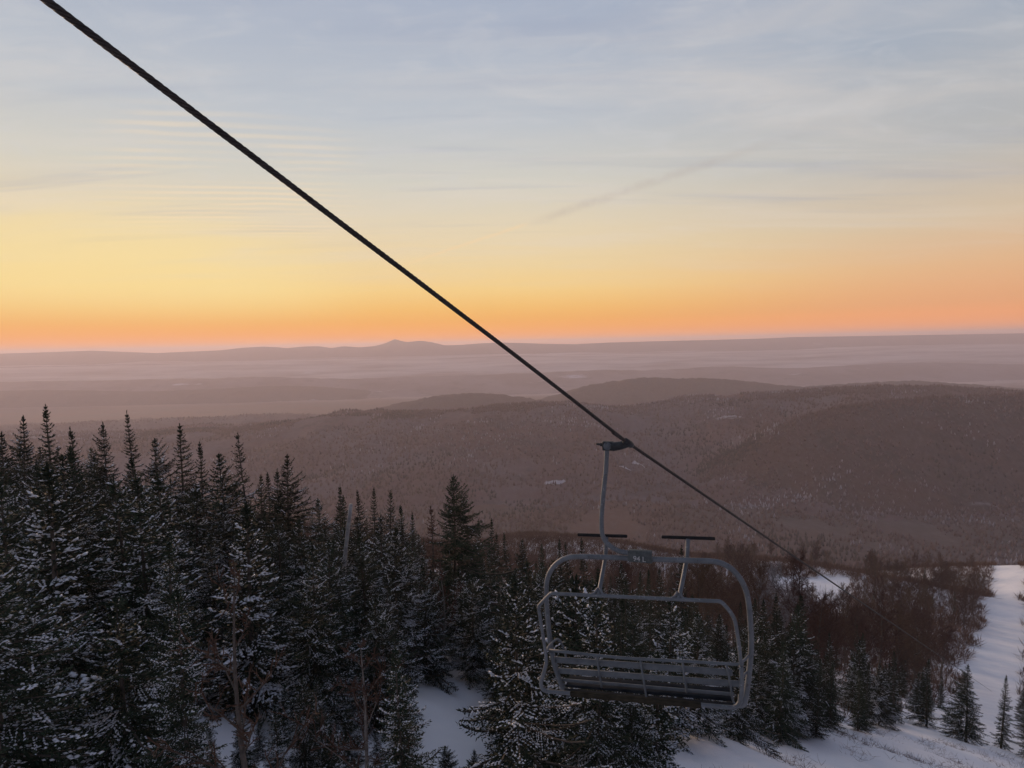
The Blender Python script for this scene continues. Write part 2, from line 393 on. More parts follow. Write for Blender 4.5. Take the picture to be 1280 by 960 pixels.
def ridge(name, D, prof, front, behind, mat, dx, dy, rough, seed, wig=0.06, bump=0.0, zf=-440, blab=None):
    """a long hill whose crest runs across the view at about distance D; prof = (x, crest height)"""
    px = np.array([p[0] for p in prof]); pz = np.array([p[1] for p in prof])
    x = np.arange(max(px[0], -20000), min(px[-1], 20000), dx); tt = np.arange(-front, behind, dy)
    crest = np.interp(x, px, pz); nk = 3 if D > 8000 else 9; kk = np.ones(nk) / nk; crest = np.convolve(np.pad(crest, nk // 2, 'edge'), kk, 'valid')
    X, T = np.meshgrid(x, tt); C = np.broadcast_to(crest, X.shape)
    yc = D * wig * np.sin(x / (D * .31) + seed) ; Y = D + T + yc[None]
    u = np.where(T < 0, 1 + T / front, 1 - T / behind); u = np.clip(u, 0, 1)
    sh = u * u * (3 - 2 * u) * .45 + u * .55
    gul = fbm(X / (front * .22), Y / (front * .40), 5, seed) * (1 - u) * u * 4
    Z = zf + (C - zf) * sh + rough * gul * .8 + rough * .18 * fbm(X / 90, Y / 90, 4, seed + 3) * np.minimum(1, (1 - u) * 5 + .25)
    if bump: Z = Z + bump * (vnoise(X / (dx * 1.5), Y / (dy * 1.5), seed + 9) * .6 + .6) * (u > .03)
    struct(obj(name, grid_mesh(name, X, Y, Z, mat)))
    return X, Y, Z, u
R_main = ridge('hill', 1800, [(-3286, -261), (-2307, -272), (-1571, -268), (-1228, -263), (-884, -255), (-712, -234), (-589, -219), (-491, -214), (-368, -211), (-246, -212), (-160, -205), (-99, -198), (-1, -189), (97, -185), (194, -189), (292, -204), (378, -198), (463, -185), (549, -175), (634, -172), (756, -167), (878, -162), (1073, -151), (1318, -161), (1612, -190), (2348, -232), (3332, -290)], 850, 700, M_HILL, 5, 6.5, 48, 3, 0.03, 6, -335)
R_left = ridge('hill', 2700, [(-3823, -358), (-2352, -333), (-1800, -319), (-1323, -312), (-1176, -304), (-1066, -307), (-956, -318), (-847, -332), (-738, -352), (-519, -409), (-301, -488)], 600, 800, M_HILL, 10, 13, 26, 8, 0.02, 8, -420)
R_midleft = ridge('hill', 3050, [(-1624, -429), (-998, -367), (-665, -311), (-456, -270), (-332, -254), (-208, -250), (-84, -259), (81, -283), (329, -324), (660, -393)], 450, 700, M_MID, 12, 16, 20, 12, 0.02, 9, -440)
R_hill = ridge('hill', 3350, [(-94, -378), (226, -316), (326, -281), (431, -249), (567, -232), (681, -216), (817, -210), (953, -222), (1044, -219), (1180, -227), (1316, -241), (1407, -254), (1521, -270), (1634, -277), (1907, -265), (2224, -253), (2634, -289), (3228, -356), (4369, -417)], 520, 800, M_MID, 12, 16, 24, 21, 0.02, 8, -440)
R_low = ridge('hill', 6000, [(-12485, -201), (-6816, -279), (-4381, -281), (-2919, -280), (-2432, -273), (-1784, -311), (-1378, -312), (-810, -307), (-323, -306), (327, -299), (814, -285), (1464, -306), (2113, -279), (2925, -321), (4142, -281), (6175, -356), (11877, -492)], 900, 700, M_MISTY, 50, 60, 25, 31, 0.03, 8, -440)
R_far = ridge('mountains', 9000, [(-18655, 147), (-11391, 44), (-7754, 16), (-6296, 34), (-5329, -22), (-4357, 0), (-4052, 30), (-3748, 41), (-3566, 32), (-3385, 10), (-3142, 29), (-2899, 30), (-2718, -4), (-2535, 22), (-2293, -1), (-2074, 13), (-1952, 40), (-1854, 74), (-1792, 103), (-1755, 121), (-1708, 96), (-1635, 76), (-1563, 62), (-1380, 83), (-1199, 55), (-1007, 2), (-776, 4), (-472, 21), (-169, 27), (134, 15), (498, -5), (983, -21), (1469, -7), (1955, -5), (2562, 0), (3168, 0), (3775, 5), (4382, 17), (5596, 10), (8023, 1), (12879, -15), (18951, -33)], 1200, 1500, M_FAR, 30, 70, 30, 51, 0.01, 0, -440)
R_spur = ridge('hill', 1300, [(316, -390), (387, -312), (458, -274), (529, -231), (582, -200), (635, -181), (741, -157), (864, -147), (1076, -141), (1517, -146)], 330, 500, M_DARK, 5, 6, 22, 61, 0.01, 6, -330)
R_fold = ridge('hill', 5200, [(-9432, -295), (-5915, -326), (-4083, -315), (-3241, -354), (-2535, -341), (-2112, -329), (-1691, -352), (-1340, -387), (-849, -454), (-287, -572)], 420, 600, M_MID, 20, 26, 18, 71, 0.02, 6, -440)
R_strip = ridge('hill', 7200, [(-2141, -364), (-1166, -336), (-386, -323), (394, -290), (978, -283), (1562, -315), (2146, -288), (2828, -273), (3510, -326), (4288, -284), (5457, -299), (8385, -419), (12305, -647)], 500, 500, M_MISTY, 40, 40, 18, 81, 0.02, 5, -440)
R_band = ridge('hill', 7600, [(-15779, -39), (-9636, -116), (-6561, -160), (-4919, -154), (-3689, -190), (-2870, -238), (-1741, -251), (-818, -301), (3, -370)], 500, 500, M_MISTY, 40, 40, 18, 85, 0.02, 5, -440)


# ------------------------------------------------------------------ far woods: one mass of tiny leafless and softwood crowns
def far_wood():
    rng = np.random.default_rng(5); PV = []; TT = []
    def take(R, n, ymax):
        X, Y, Z, u = R; wgt = ((u > .02) & (np.abs(X) < Y * 1.0)).astype(float) * np.clip(1400 / Y, .3, 1.2) * (.4 + 1.6 * (u > .9))
        wgt = wgt.ravel() / wgt.sum(); k = rng.choice(wgt.size, n, p=wgt)
        return np.stack([X.ravel()[k] + rng.uniform(-4, 4, n), Y.ravel()[k] + rng.uniform(-4, 4, n), Z.ravel()[k] - 1], -1)
    P = np.concatenate([take(R_main, 70000, 0), take(R_spur, 9000, 0), take(R_left, 5000, 0)])
    # valley floor woods in front of the hills
    n = 16000; y = rng.uniform(520, 1100, n); x = rng.uniform(-1, 1, n) * y * 1.0
    z = np.maximum(gnear(x, y), -312 + 12 * fbm(x / 900, y / 900, 4, 5)) - 1
    P = np.concatenate([P, np.stack([x, y, z], -1)])
    keep = fbm(P[:, 0] / 160, P[:, 1] / 160, 4, 77) < .34
    for fx_, fy_, sx_, sy_ in FIELDS: keep &= np.hypot((P[:, 0] - fx_) / sx_, (P[:, 1] - fy_) / sy_) > 1.0 + .5 * fbm(P[:, 0] / 25, P[:, 1] / 25, 3, 7)
    P = P[keep]
    n = len(P); h = rng.uniform(5, 11, n); r = h * rng.uniform(.14, .28, n); a = rng.uniform(0, 6.28, n)
    soft = fbm(P[:, 0] / 220, P[:, 1] / 220, 4, 31) + rng.normal(0, .035, n)
    V = []
    for k in range(4):
        V.append(P + np.stack([np.cos(a + k * PI / 2) * r, np.sin(a + k * PI / 2) * r, h * rng.uniform(.15, .5, n)], -1))
    V.append(P + np.stack([rng.normal(0, .4, n), rng.normal(0, .4, n), h], -1))
    V.append(P + np.stack([0 * h, 0 * h, 0 * h], -1))
    V = np.stack(V, 1).reshape(-1, 3); b = np.arange(n)[:, None] * 6
    F = np.concatenate([b + np.array([[k, (k + 1) % 4, 4]]) for k in range(4)] + [b + np.array([[(k + 1) % 4, k, 5]]) for k in range(4)])
    tint = np.where(soft > .20, rng.uniform(.02, .2, n), np.clip(.56 + .55 * fbm(P[:, 0] / 300, P[:, 1] / 200, 4, 55) + rng.normal(0, .09, n), .3, .9) + np.where(fbm(P[:, 0] / 90, P[:, 1] / 60, 3, 66) + rng.normal(0, .12, n) > .34, .25, 0))
    m, t, bs = material('far wood crowns'); at = t.n('ShaderNodeAttribute', attribute_name='tint')
    t.link(t.ramp(at.outputs['Fac'], [(0, (.030, .032, .030)), (.2, (.055, .045, .04)), (.3, (.085, .056, .045)), (.6, (.118, .074, .064)), (.85, (.15, .122, .126)), (1, (.30, .29, .32))]), bs.inputs['Base Color'])
    bs.inputs['Roughness'].default_value = .95; bs.inputs['Specular IOR Level'].default_value = .02
    o = obj('far_wood', mesh_np('far_wood', V, F, m, False, np.repeat(tint, 6)))
    tag(o, 'leafless brown woods covering the valley and the hill beyond', 'woods', kind='stuff')
far_wood()

# ------------------------------------------------------------------ conifers
def rot_about(v, ax, a):
    return v * np.cos(a)[:, None] + np.cross(ax, v) * np.sin(a)[:, None] + ax * (ax * v).sum(1)[:, None] * (1 - np.cos(a))[:, None]
OCT_F = np.array([[0, 2, 4], [2, 1, 4], [1, 3, 4], [3, 0, 4], [2, 0, 5], [1, 2, 5], [3, 1, 5], [0, 3, 5]])
def conifer(seed, H, RW, snow, power=.85, gap=.27, low=.05, dense=1.0, see=.09, droop=.25, lean=0.0, lump=1.0):
    """returns trunk, crown and snow meshes of one conifer of height H; RW = crown radius at the base"""
    rng = np.random.default_rng(seed)
    tr = MB(); zz = np.linspace(-.3, H, 14)
    cx = lambda z: lean * H * (z / H) ** 2 * .3 + .03 * np.sin(z * .9 + seed)
    cyy = lambda z: .03 * np.cos(z * .7 + seed)
    tr.tube(np.stack([cx(zz), cyy(zz), zz], -1), np.interp(zz, [0, H], [.012 * H + .03, .008]), 7)
    QV = []; QT = []; SV = []; z = low * H + .2
    side = rng.uniform(0, 6.28); sidew = rng.uniform(.08, .45)
    while z < H - .05:
        t = z / H; nb = int(rng.integers(5, 8)) if t < .85 else int(rng.integers(4, 6)); a0 = rng.uniform(0, 6.28)
        for k in range(nb):
            if rng.random() < see * (1.0 if t > .25 else .6): continue
            az = a0 + k * 6.283 / nb + rng.normal(0, .18)
            L = RW * (1 - t) ** power * rng.uniform(.52, 1.22) * (1 + sidew * math.cos(az - side)) + .05 + .05 * (1 - t)
            if t < .16: L *= .72 + .28 * t / .16
            if rng.random() < .06: L *= 1.25
            el = np.interp(t, [0, .35, .8, 1], [-.28, -.10, .32, .85]) + rng.normal(0, .1)
            n = max(4, int(L / .07 * dense)); s = np.linspace(.12, 1, n)
            dirh = np.array([math.cos(az), math.sin(az), 0.])
            P = np.array([cx(z), cyy(z), z]) + dirh[None] * (L * s * math.cos(el))[:, None]
            P[:, 2] += L * s * math.sin(el) - droop * L * (s ** 1.5) * (1 - t) + .16 * L * s ** 4
            if t < .9 and L > .35: tr.tube(P[::max(1, n // 4)], [.011 * L + .004] * len(P[::max(1, n // 4)]), 3, False)
            T = np.gradient(P, axis=0); T /= np.linalg.norm(T, axis=1)[:, None]
            sidev = np.cross(T, [0, 0, 1.]); sidev /= np.linalg.norm(sidev, axis=1)[:, None]
            # side sprays, left and right, in a flat fan; each a short run of needle tufts
            lmp = lump * min(1.45, rng.lognormal(0, .28)); amt = .55 * snow * rng.lognormal(0, .65) * (1.15 - .6 * t); s0 = rng.uniform(-.2, .7); s1 = s0 + rng.uniform(.3, 1.)
            laden2 = [(rng.random(n) < amt) & (s > s0) & (s < s1) for _ in (0, 1)]
            for sg in (-1, 1):
                lad = laden2[(sg + 1) // 2]
                ln = np.clip(.42 * L * (1.08 - s) + .05, .05, .5) * rng.uniform(.7, 1.2, n)
                d = T * .72 + sidev * sg * .75; d[:, 2] -= .12; d += rng.normal(0, .13, (n, 3)); d /= np.linalg.norm(d, axis=1)[:, None]
                m = np.maximum(1, (ln / .075).astype(int)); mm = m.max()
                for q in range(mm):
                    ok = m > q
                    if not ok.any(): break
                    c = P[ok] + d[ok] * ((q + .5) / m[ok] * ln[ok])[:, None]; c[:, 2] -= .06 * ((q + .5) / m[ok]) ** 2 * ln[ok]
                    kx = ok.sum(); f = d[ok] + rng.normal(0, .35, (kx, 3)); f /= np.linalg.norm(f, axis=1)[:, None]
                    wv = np.cross(f, rng.normal(0, 1, (kx, 3)) + np.array([0, 0, 1.2])); wv /= np.linalg.norm(wv, axis=1)[:, None] + 1e-9
                    hl = rng.uniform(.045, .075, kx)[:, None]; hw = rng.uniform(.012, .026, kx)[:, None]
                    QV.append(np.stack([c - f * hl, c + wv * hw, c + f * hl * 1.1, c - wv * hw], 1).reshape(-1, 3))
                    QT.append(np.repeat(np.clip(rng.normal(.45, .2, kx) + .25 * (s[ok] - .5), 0, 1), 4))
                    sn = lad[ok] & (rng.random(kx) < .8)
                    if sn.any():
                        c0 = c[sn] + np.array([0, 0, .012]); k2 = len(c0); e1 = d[ok][sn] + rng.normal(0, .25, (k2, 3)); e1[:, 2] *= .6; e1 /= np.linalg.norm(e1, axis=1)[:, None]
                        e2 = np.cross(e1, [0, 0, 1.]) + rng.normal(0, .12, (k2, 3)); J = rng.uniform(.65, 1.3, (6, k2, 1)) * lmp
                        lx = rng.uniform(.030, .062, (k2, 1)); ly = rng.uniform(.014, .030, (k2, 1)); up = np.array([0, 0, 1.])
                        SV.append(np.stack([c0 - e1 * lx * J[0], c0 + e1 * lx * J[1], c0 - e2 * ly * J[2], c0 + e2 * ly * J[3], c0 + up * .022 * J[4], c0 - up * .004], 1))
            # tufts standing along the branch itself
            c = P + rng.normal(0, .012, (n, 3)); f = T + rng.normal(0, .45, (n, 3)); f /= np.linalg.norm(f, axis=1)[:, None]
            wv = np.cross(f, rng.normal(0, 1, (n, 3))); wv /= np.linalg.norm(wv, axis=1)[:, None] + 1e-9
            hl = rng.uniform(.05, .085, n)[:, None]; hw = rng.uniform(.015, .03, n)[:, None]
            QV.append(np.stack([c - f * hl, c + wv * hw, c + f * hl, c - wv * hw], 1).reshape(-1, 3)); QT.append(np.repeat(np.clip(rng.normal(.4, .2, n), 0, 1), 4))
            if L > .3 and rng.random() < min(.5, snow * .6):      # a thicker pad of snow lying along the outer branch
                for q in np.arange(rng.uniform(.35, .7), 1.0, .075 / L * lmp):
                    i = min(n - 1, int(q * n)); w2 = rng.uniform(.5, 1.0); j = rng.uniform(.7, 1.25, 6)
                    c0 = P[i] + sidev[i] * rng.normal(0, .10) * L * (1.1 - q) + [0, 0, .012]; e1 = T[i]; e2 = sidev[i]
                    lx, ly = .075 * lmp * w2, .048 * lmp * w2
                    SV.append(np.stack([c0 - e1 * lx * j[0], c0 + e1 * lx * j[1], c0 - e2 * ly * j[2], c0 + e2 * ly * j[3], c0 + np.array([0, 0, .042]) * j[4] * w2, c0 - [0, 0, .008]])[None])
        z += gap * rng.uniform(.75, 1.25) * (1.1 - .45 * t) * (H / 9) ** .35
    # leader
    n = 10; c = np.stack([np.full(n, cx(H)), np.full(n, cyy(H)), np.linspace(H - .35, H + .08, n)], -1)
    for r in range(3):
        f = np.array([0, 0, 1.]) + rng.normal(0, .4, (n, 3)); wv = np.cross(f, rng.normal(0, 1, (n, 3))); wv /= np.linalg.norm(wv, axis=1)[:, None]
        QV.append(np.stack([c - f * .06, c + wv * .022, c + f * .07, c - wv * .022], 1).reshape(-1, 3)); QT.append(np.full(n * 4, .4))
    V = np.concatenate(QV); F = np.arange(len(V)).reshape(-1, 4)
    crown = (V, F, np.concatenate(QT))
    snowm = None
    if SV:
        A = np.concatenate(SV); b = np.arange(len(A))[:, None, None] * 6 + OCT_F[None]; snowm = (A.reshape(-1, 3), b.reshape(-1, 3))
    return tr, crown, snowm, H
class Kind:
    """meshes shared by every tree of one shape"""
    def __init__(s, name, cat, tr, crown, snowm, H, leaf, bark, crown_part='crown'):
        s.name, s.cat, s.H, s.cp = name, cat, H, crown_part
        s.tm = tr.mesh(name + '_trunk', bark, True); s.cm = mesh_np(name + '_crown', crown[0], crown[1], leaf, False, crown[2]) if crown else None
        s.sm = mesh_np(name + '_snow', snowm[0], snowm[1], M_LOAD, True) if snowm else None
    def place(s, x, y, h, rot, label, group=None, z=None):
        z = float(gnear(x, y)) - .12 if z is None else z
        e = empty(s.name, (x, y, z), math.radians(rot)); k_ = h / s.H; q_ = .88 + .3 * ((x * 7.13 + y * 3.71) % 1.0); e.scale = (k_ * q_, k_ * q_, k_)
        e.rotation_euler = (.07 * (((x * 5.3) % 1.0) - .5), .07 * (((y * 4.7) % 1.0) - .5), math.radians(rot))
        tag(e, label, s.cat, group)
        obj('trunk', s.tm, e)
        if s.cm: obj(s.cp, s.cm, e)
        if s.sm: obj('snow_clumps', s.sm, e)['kind'] = 'stuff'
        return e
def K(name, args, leaf=None, bark=None):
    return Kind(name, 'spruce' if name.startswith('spruce') else 'fir', *conifer(**args), leaf or M_NEEDLE, bark or M_BARK)
KINDS = {
 'spire': [K('spruce_tree', dict(seed=1, H=8, RW=1.5, snow=.10, power=.9)), K('spruce_tree', dict(seed=2, H=8, RW=1.05, snow=.14, power=.8)),
           K('spruce_tree', dict(seed=3, H=8, RW=1.75, snow=.20, power=1.0)), K('spruce_tree', dict(seed=4, H=8, RW=1.2, snow=.08, power=.95, see=.15))],
 'broad': [K('fir_tree', dict(seed=5, H=8, RW=2.5, snow=.16, power=.95)), K('fir_tree', dict(seed=6, H=8, RW=2.2, snow=.24, power=.85)), K('fir_tree', dict(seed=7, H=8, RW=2.7, snow=.30, power=1.05, see=.08))],
 'wide': [K('fir_tree', dict(seed=8, H=7, RW=2.4, snow=.5, power=.8)), K('fir_tree', dict(seed=9, H=7, RW=2.2, snow=.62, power=.85, see=.1))],
 'frost': [K('fir_tree', dict(seed=10, H=7, RW=2.0, snow=.75, power=.8, lump=.8)), K('fir_tree', dict(seed=11, H=7, RW=1.55, snow=.95, power=.85, lump=.7)), K('fir_tree', dict(seed=12, H=7, RW=2.2, snow=.62, power=.8, lump=.9, see=.1))],
 'young': [K('fir_tree', dict(seed=13, H=5, RW=1.5, snow=.62, power=.8, dense=1.1)), K('fir_tree', dict(seed=14, H=5, RW=1.3, snow=.85, power=.85, dense=1.1)), K('fir_tree', dict(seed=15, H=5, RW=1.6, snow=.5, power=.75, dense=1.1))],
 'thin': [K('spruce_tree', dict(seed=16, H=9.3, RW=1.0, snow=.04, power=.55, see=.42, gap=.3, dense=.8))],
 'rust': [K('spruce_tree', dict(seed=17, H=8, RW=1.1, snow=.06, power=.7, see=.3, lean=.12), M_RUST)],
 'crest': [K('fir_tree', dict(seed=25, H=8, RW=3.1, snow=.14, power=.95, low=.08))],
 'big': [K('fir_tree', dict(seed=18, H=9, RW=3.5, snow=.05, power=.85, gap=.23, dense=1.1))],
}
# ------------------------------------------------------------------ leafless trees
def bare(seed, H, spread=.42, limbs=26, first=.3, twigs=5):
    rng = np.random.default_rng(seed); tr = MB(); V = []; T = []
    n = 10; z = np.linspace(0, 1, n); bend = rng.normal(0, .05, 2)
    P = np.stack([bend[0] * H * np.sin(z * 2.5), bend[1] * H * np.sin(z * 3), z * H], -1); P[0, 2] = -.3
    tr.tube(P, np.interp(z, [0, 1], [.011 * H + .015, .006]), 7)
    QV = []; QT = []
    def strip(A, B, w0, w1, tint):
        d = B - A; s = np.cross(d, rng.normal(0, 1, 3)); s /= np.linalg.norm(s) + 1e-9; s2 = np.cross(d, s); s2 /= np.linalg.norm(s2) + 1e-9
        for q in (s, s2):
            QV.append(np.array([A - q * w0, A + q * w0, B + q * w1, B - q * w1])); QT.append(np.full(4, tint))
    for k in range(limbs):
        t = first + (1 - first) * (k + rng.random()) / limbs * .96; p = np.array([np.interp(t, z, P[:, i]) for i in range(3)])
        az = k * 2.4 + rng.normal(0, .4); L = H * spread * (1.08 - t) ** .7 * rng.uniform(.6, 1.1); el = rng.uniform(.5, 1.0)
        d = np.array([math.cos(az) * math.cos(el), math.sin(az) * math.cos(el), math.sin(el)])
        m = 6; pts = [p]
        for j in range(m):
            d = d + rng.normal(0, .13, 3) + [0, 0, .06]; d /= np.linalg.norm(d); pts.append(pts[-1] + d * L / m)
        pts = np.array(pts); tr.tube(pts, np.linspace(.0045 * H * (1.1 - t) + .006, .004, m + 1), 4, False)
        for j in range(1, m + 1):
            for q in range(twigs):
                a = pts[j]; dd = d * .5 + rng.normal(0, .55, 3) + [0, 0, .25]; dd /= np.linalg.norm(dd); l = L * rng.uniform(.15, .34)
                b = a + dd * l; strip(a, b, .011, .006, rng.random() * .6)
                for r in range(3):
                    f = rng.uniform(.3, 1); d3 = dd + rng.normal(0, .5, 3); d3 /= np.linalg.norm(d3)
                    c = a + dd * l * f; strip(c, c + d3 * l * rng.uniform(.3, .6), .008, .004, .3 + rng.random() * .7)
    V = np.concatenate(QV); F = np.arange(len(V)).reshape(-1, 4)
    return tr, (V, F, np.concatenate(QT)), None, H
KINDS['bare'] = [Kind('bare_tree', 'bare tree', *bare(40 + i, 10, sp, lb, fi, tw), M_TWIG, M_BARK) for i, (sp, lb, fi, tw) in enumerate([(.46, 24, .22, 8), (.54, 22, .18, 8), (.40, 28, .25, 8)])]
KINDS['frosty_bare'] = [Kind('bare_tree', 'bare tree', *bare(50 + i, 10, .45, 24, .2, 6), M_FROST, M_PALE) for i in range(2)]
KINDS['birch'] = [Kind('birch_sapling', 'birch', *bare(60, 5, .34, 12, .22, 2), M_TWIG, M_BARK), Kind('birch_sapling', 'birch', *bare(61, 5, .40, 12, .3, 3), M_TWIG, M_PALE)]

SPECIAL = {
 'thin': ('tall thin see-through spruce whose spire stands highest at the left of the forest', None),
 'crest': ('broad layered fir on the left skyline, its long branches reaching out to the right', None),
 'narrow': ('narrow dark spruce pointing up beside the bare grey snag', None),
 'rust': ('crooked brownish spruce with a bent top, just left of the biggest dark fir', None),
 'big': ('biggest dark full fir standing alone above the crowns in the middle of the slope', None),
 'edge': ('dense snowy fir on the skyline left of the tall thin spruce', None),
 'b': ('sharp spruce spire third in the row right of the grey snag', None),
 'behind': ('tall dark spruce seen behind the right footrest stem of the chair', None),
 'a': ('one of two sharp matching spruce spires right of the grey snag', 'matching spires right of the snag'),
 't': ('slim dark spruce spire just right of the biggest dark fir', None),
}
GENERIC = {
 'spire': ('dark spruce mostly hidden among the nearer trees, only bits of it showing', 'slender spruces in the forest'),
 'broad': ('dark fir mostly hidden among the nearer trees, only bits of it showing', 'broad firs in the forest'),
 'wide': ('bushy snowy fir mostly hidden behind other firs low on the slope', 'wide snowy firs on the slope'),
 'frost': ('frosted fir mostly hidden among nearer trees, only pale bits showing', 'frosted firs among darker trees'),
 'young': ('young snowy fir mostly hidden at the bottom of the slope', 'young firs close by'),
 'bare': ('small leafless brown tree lost among the others in the brown woods', 'leafless brown trees downhill'),
 'frosty_bare': ('small bare tree whitened by frost among brown ones', 'frosted bare trees by the open snow'),
}
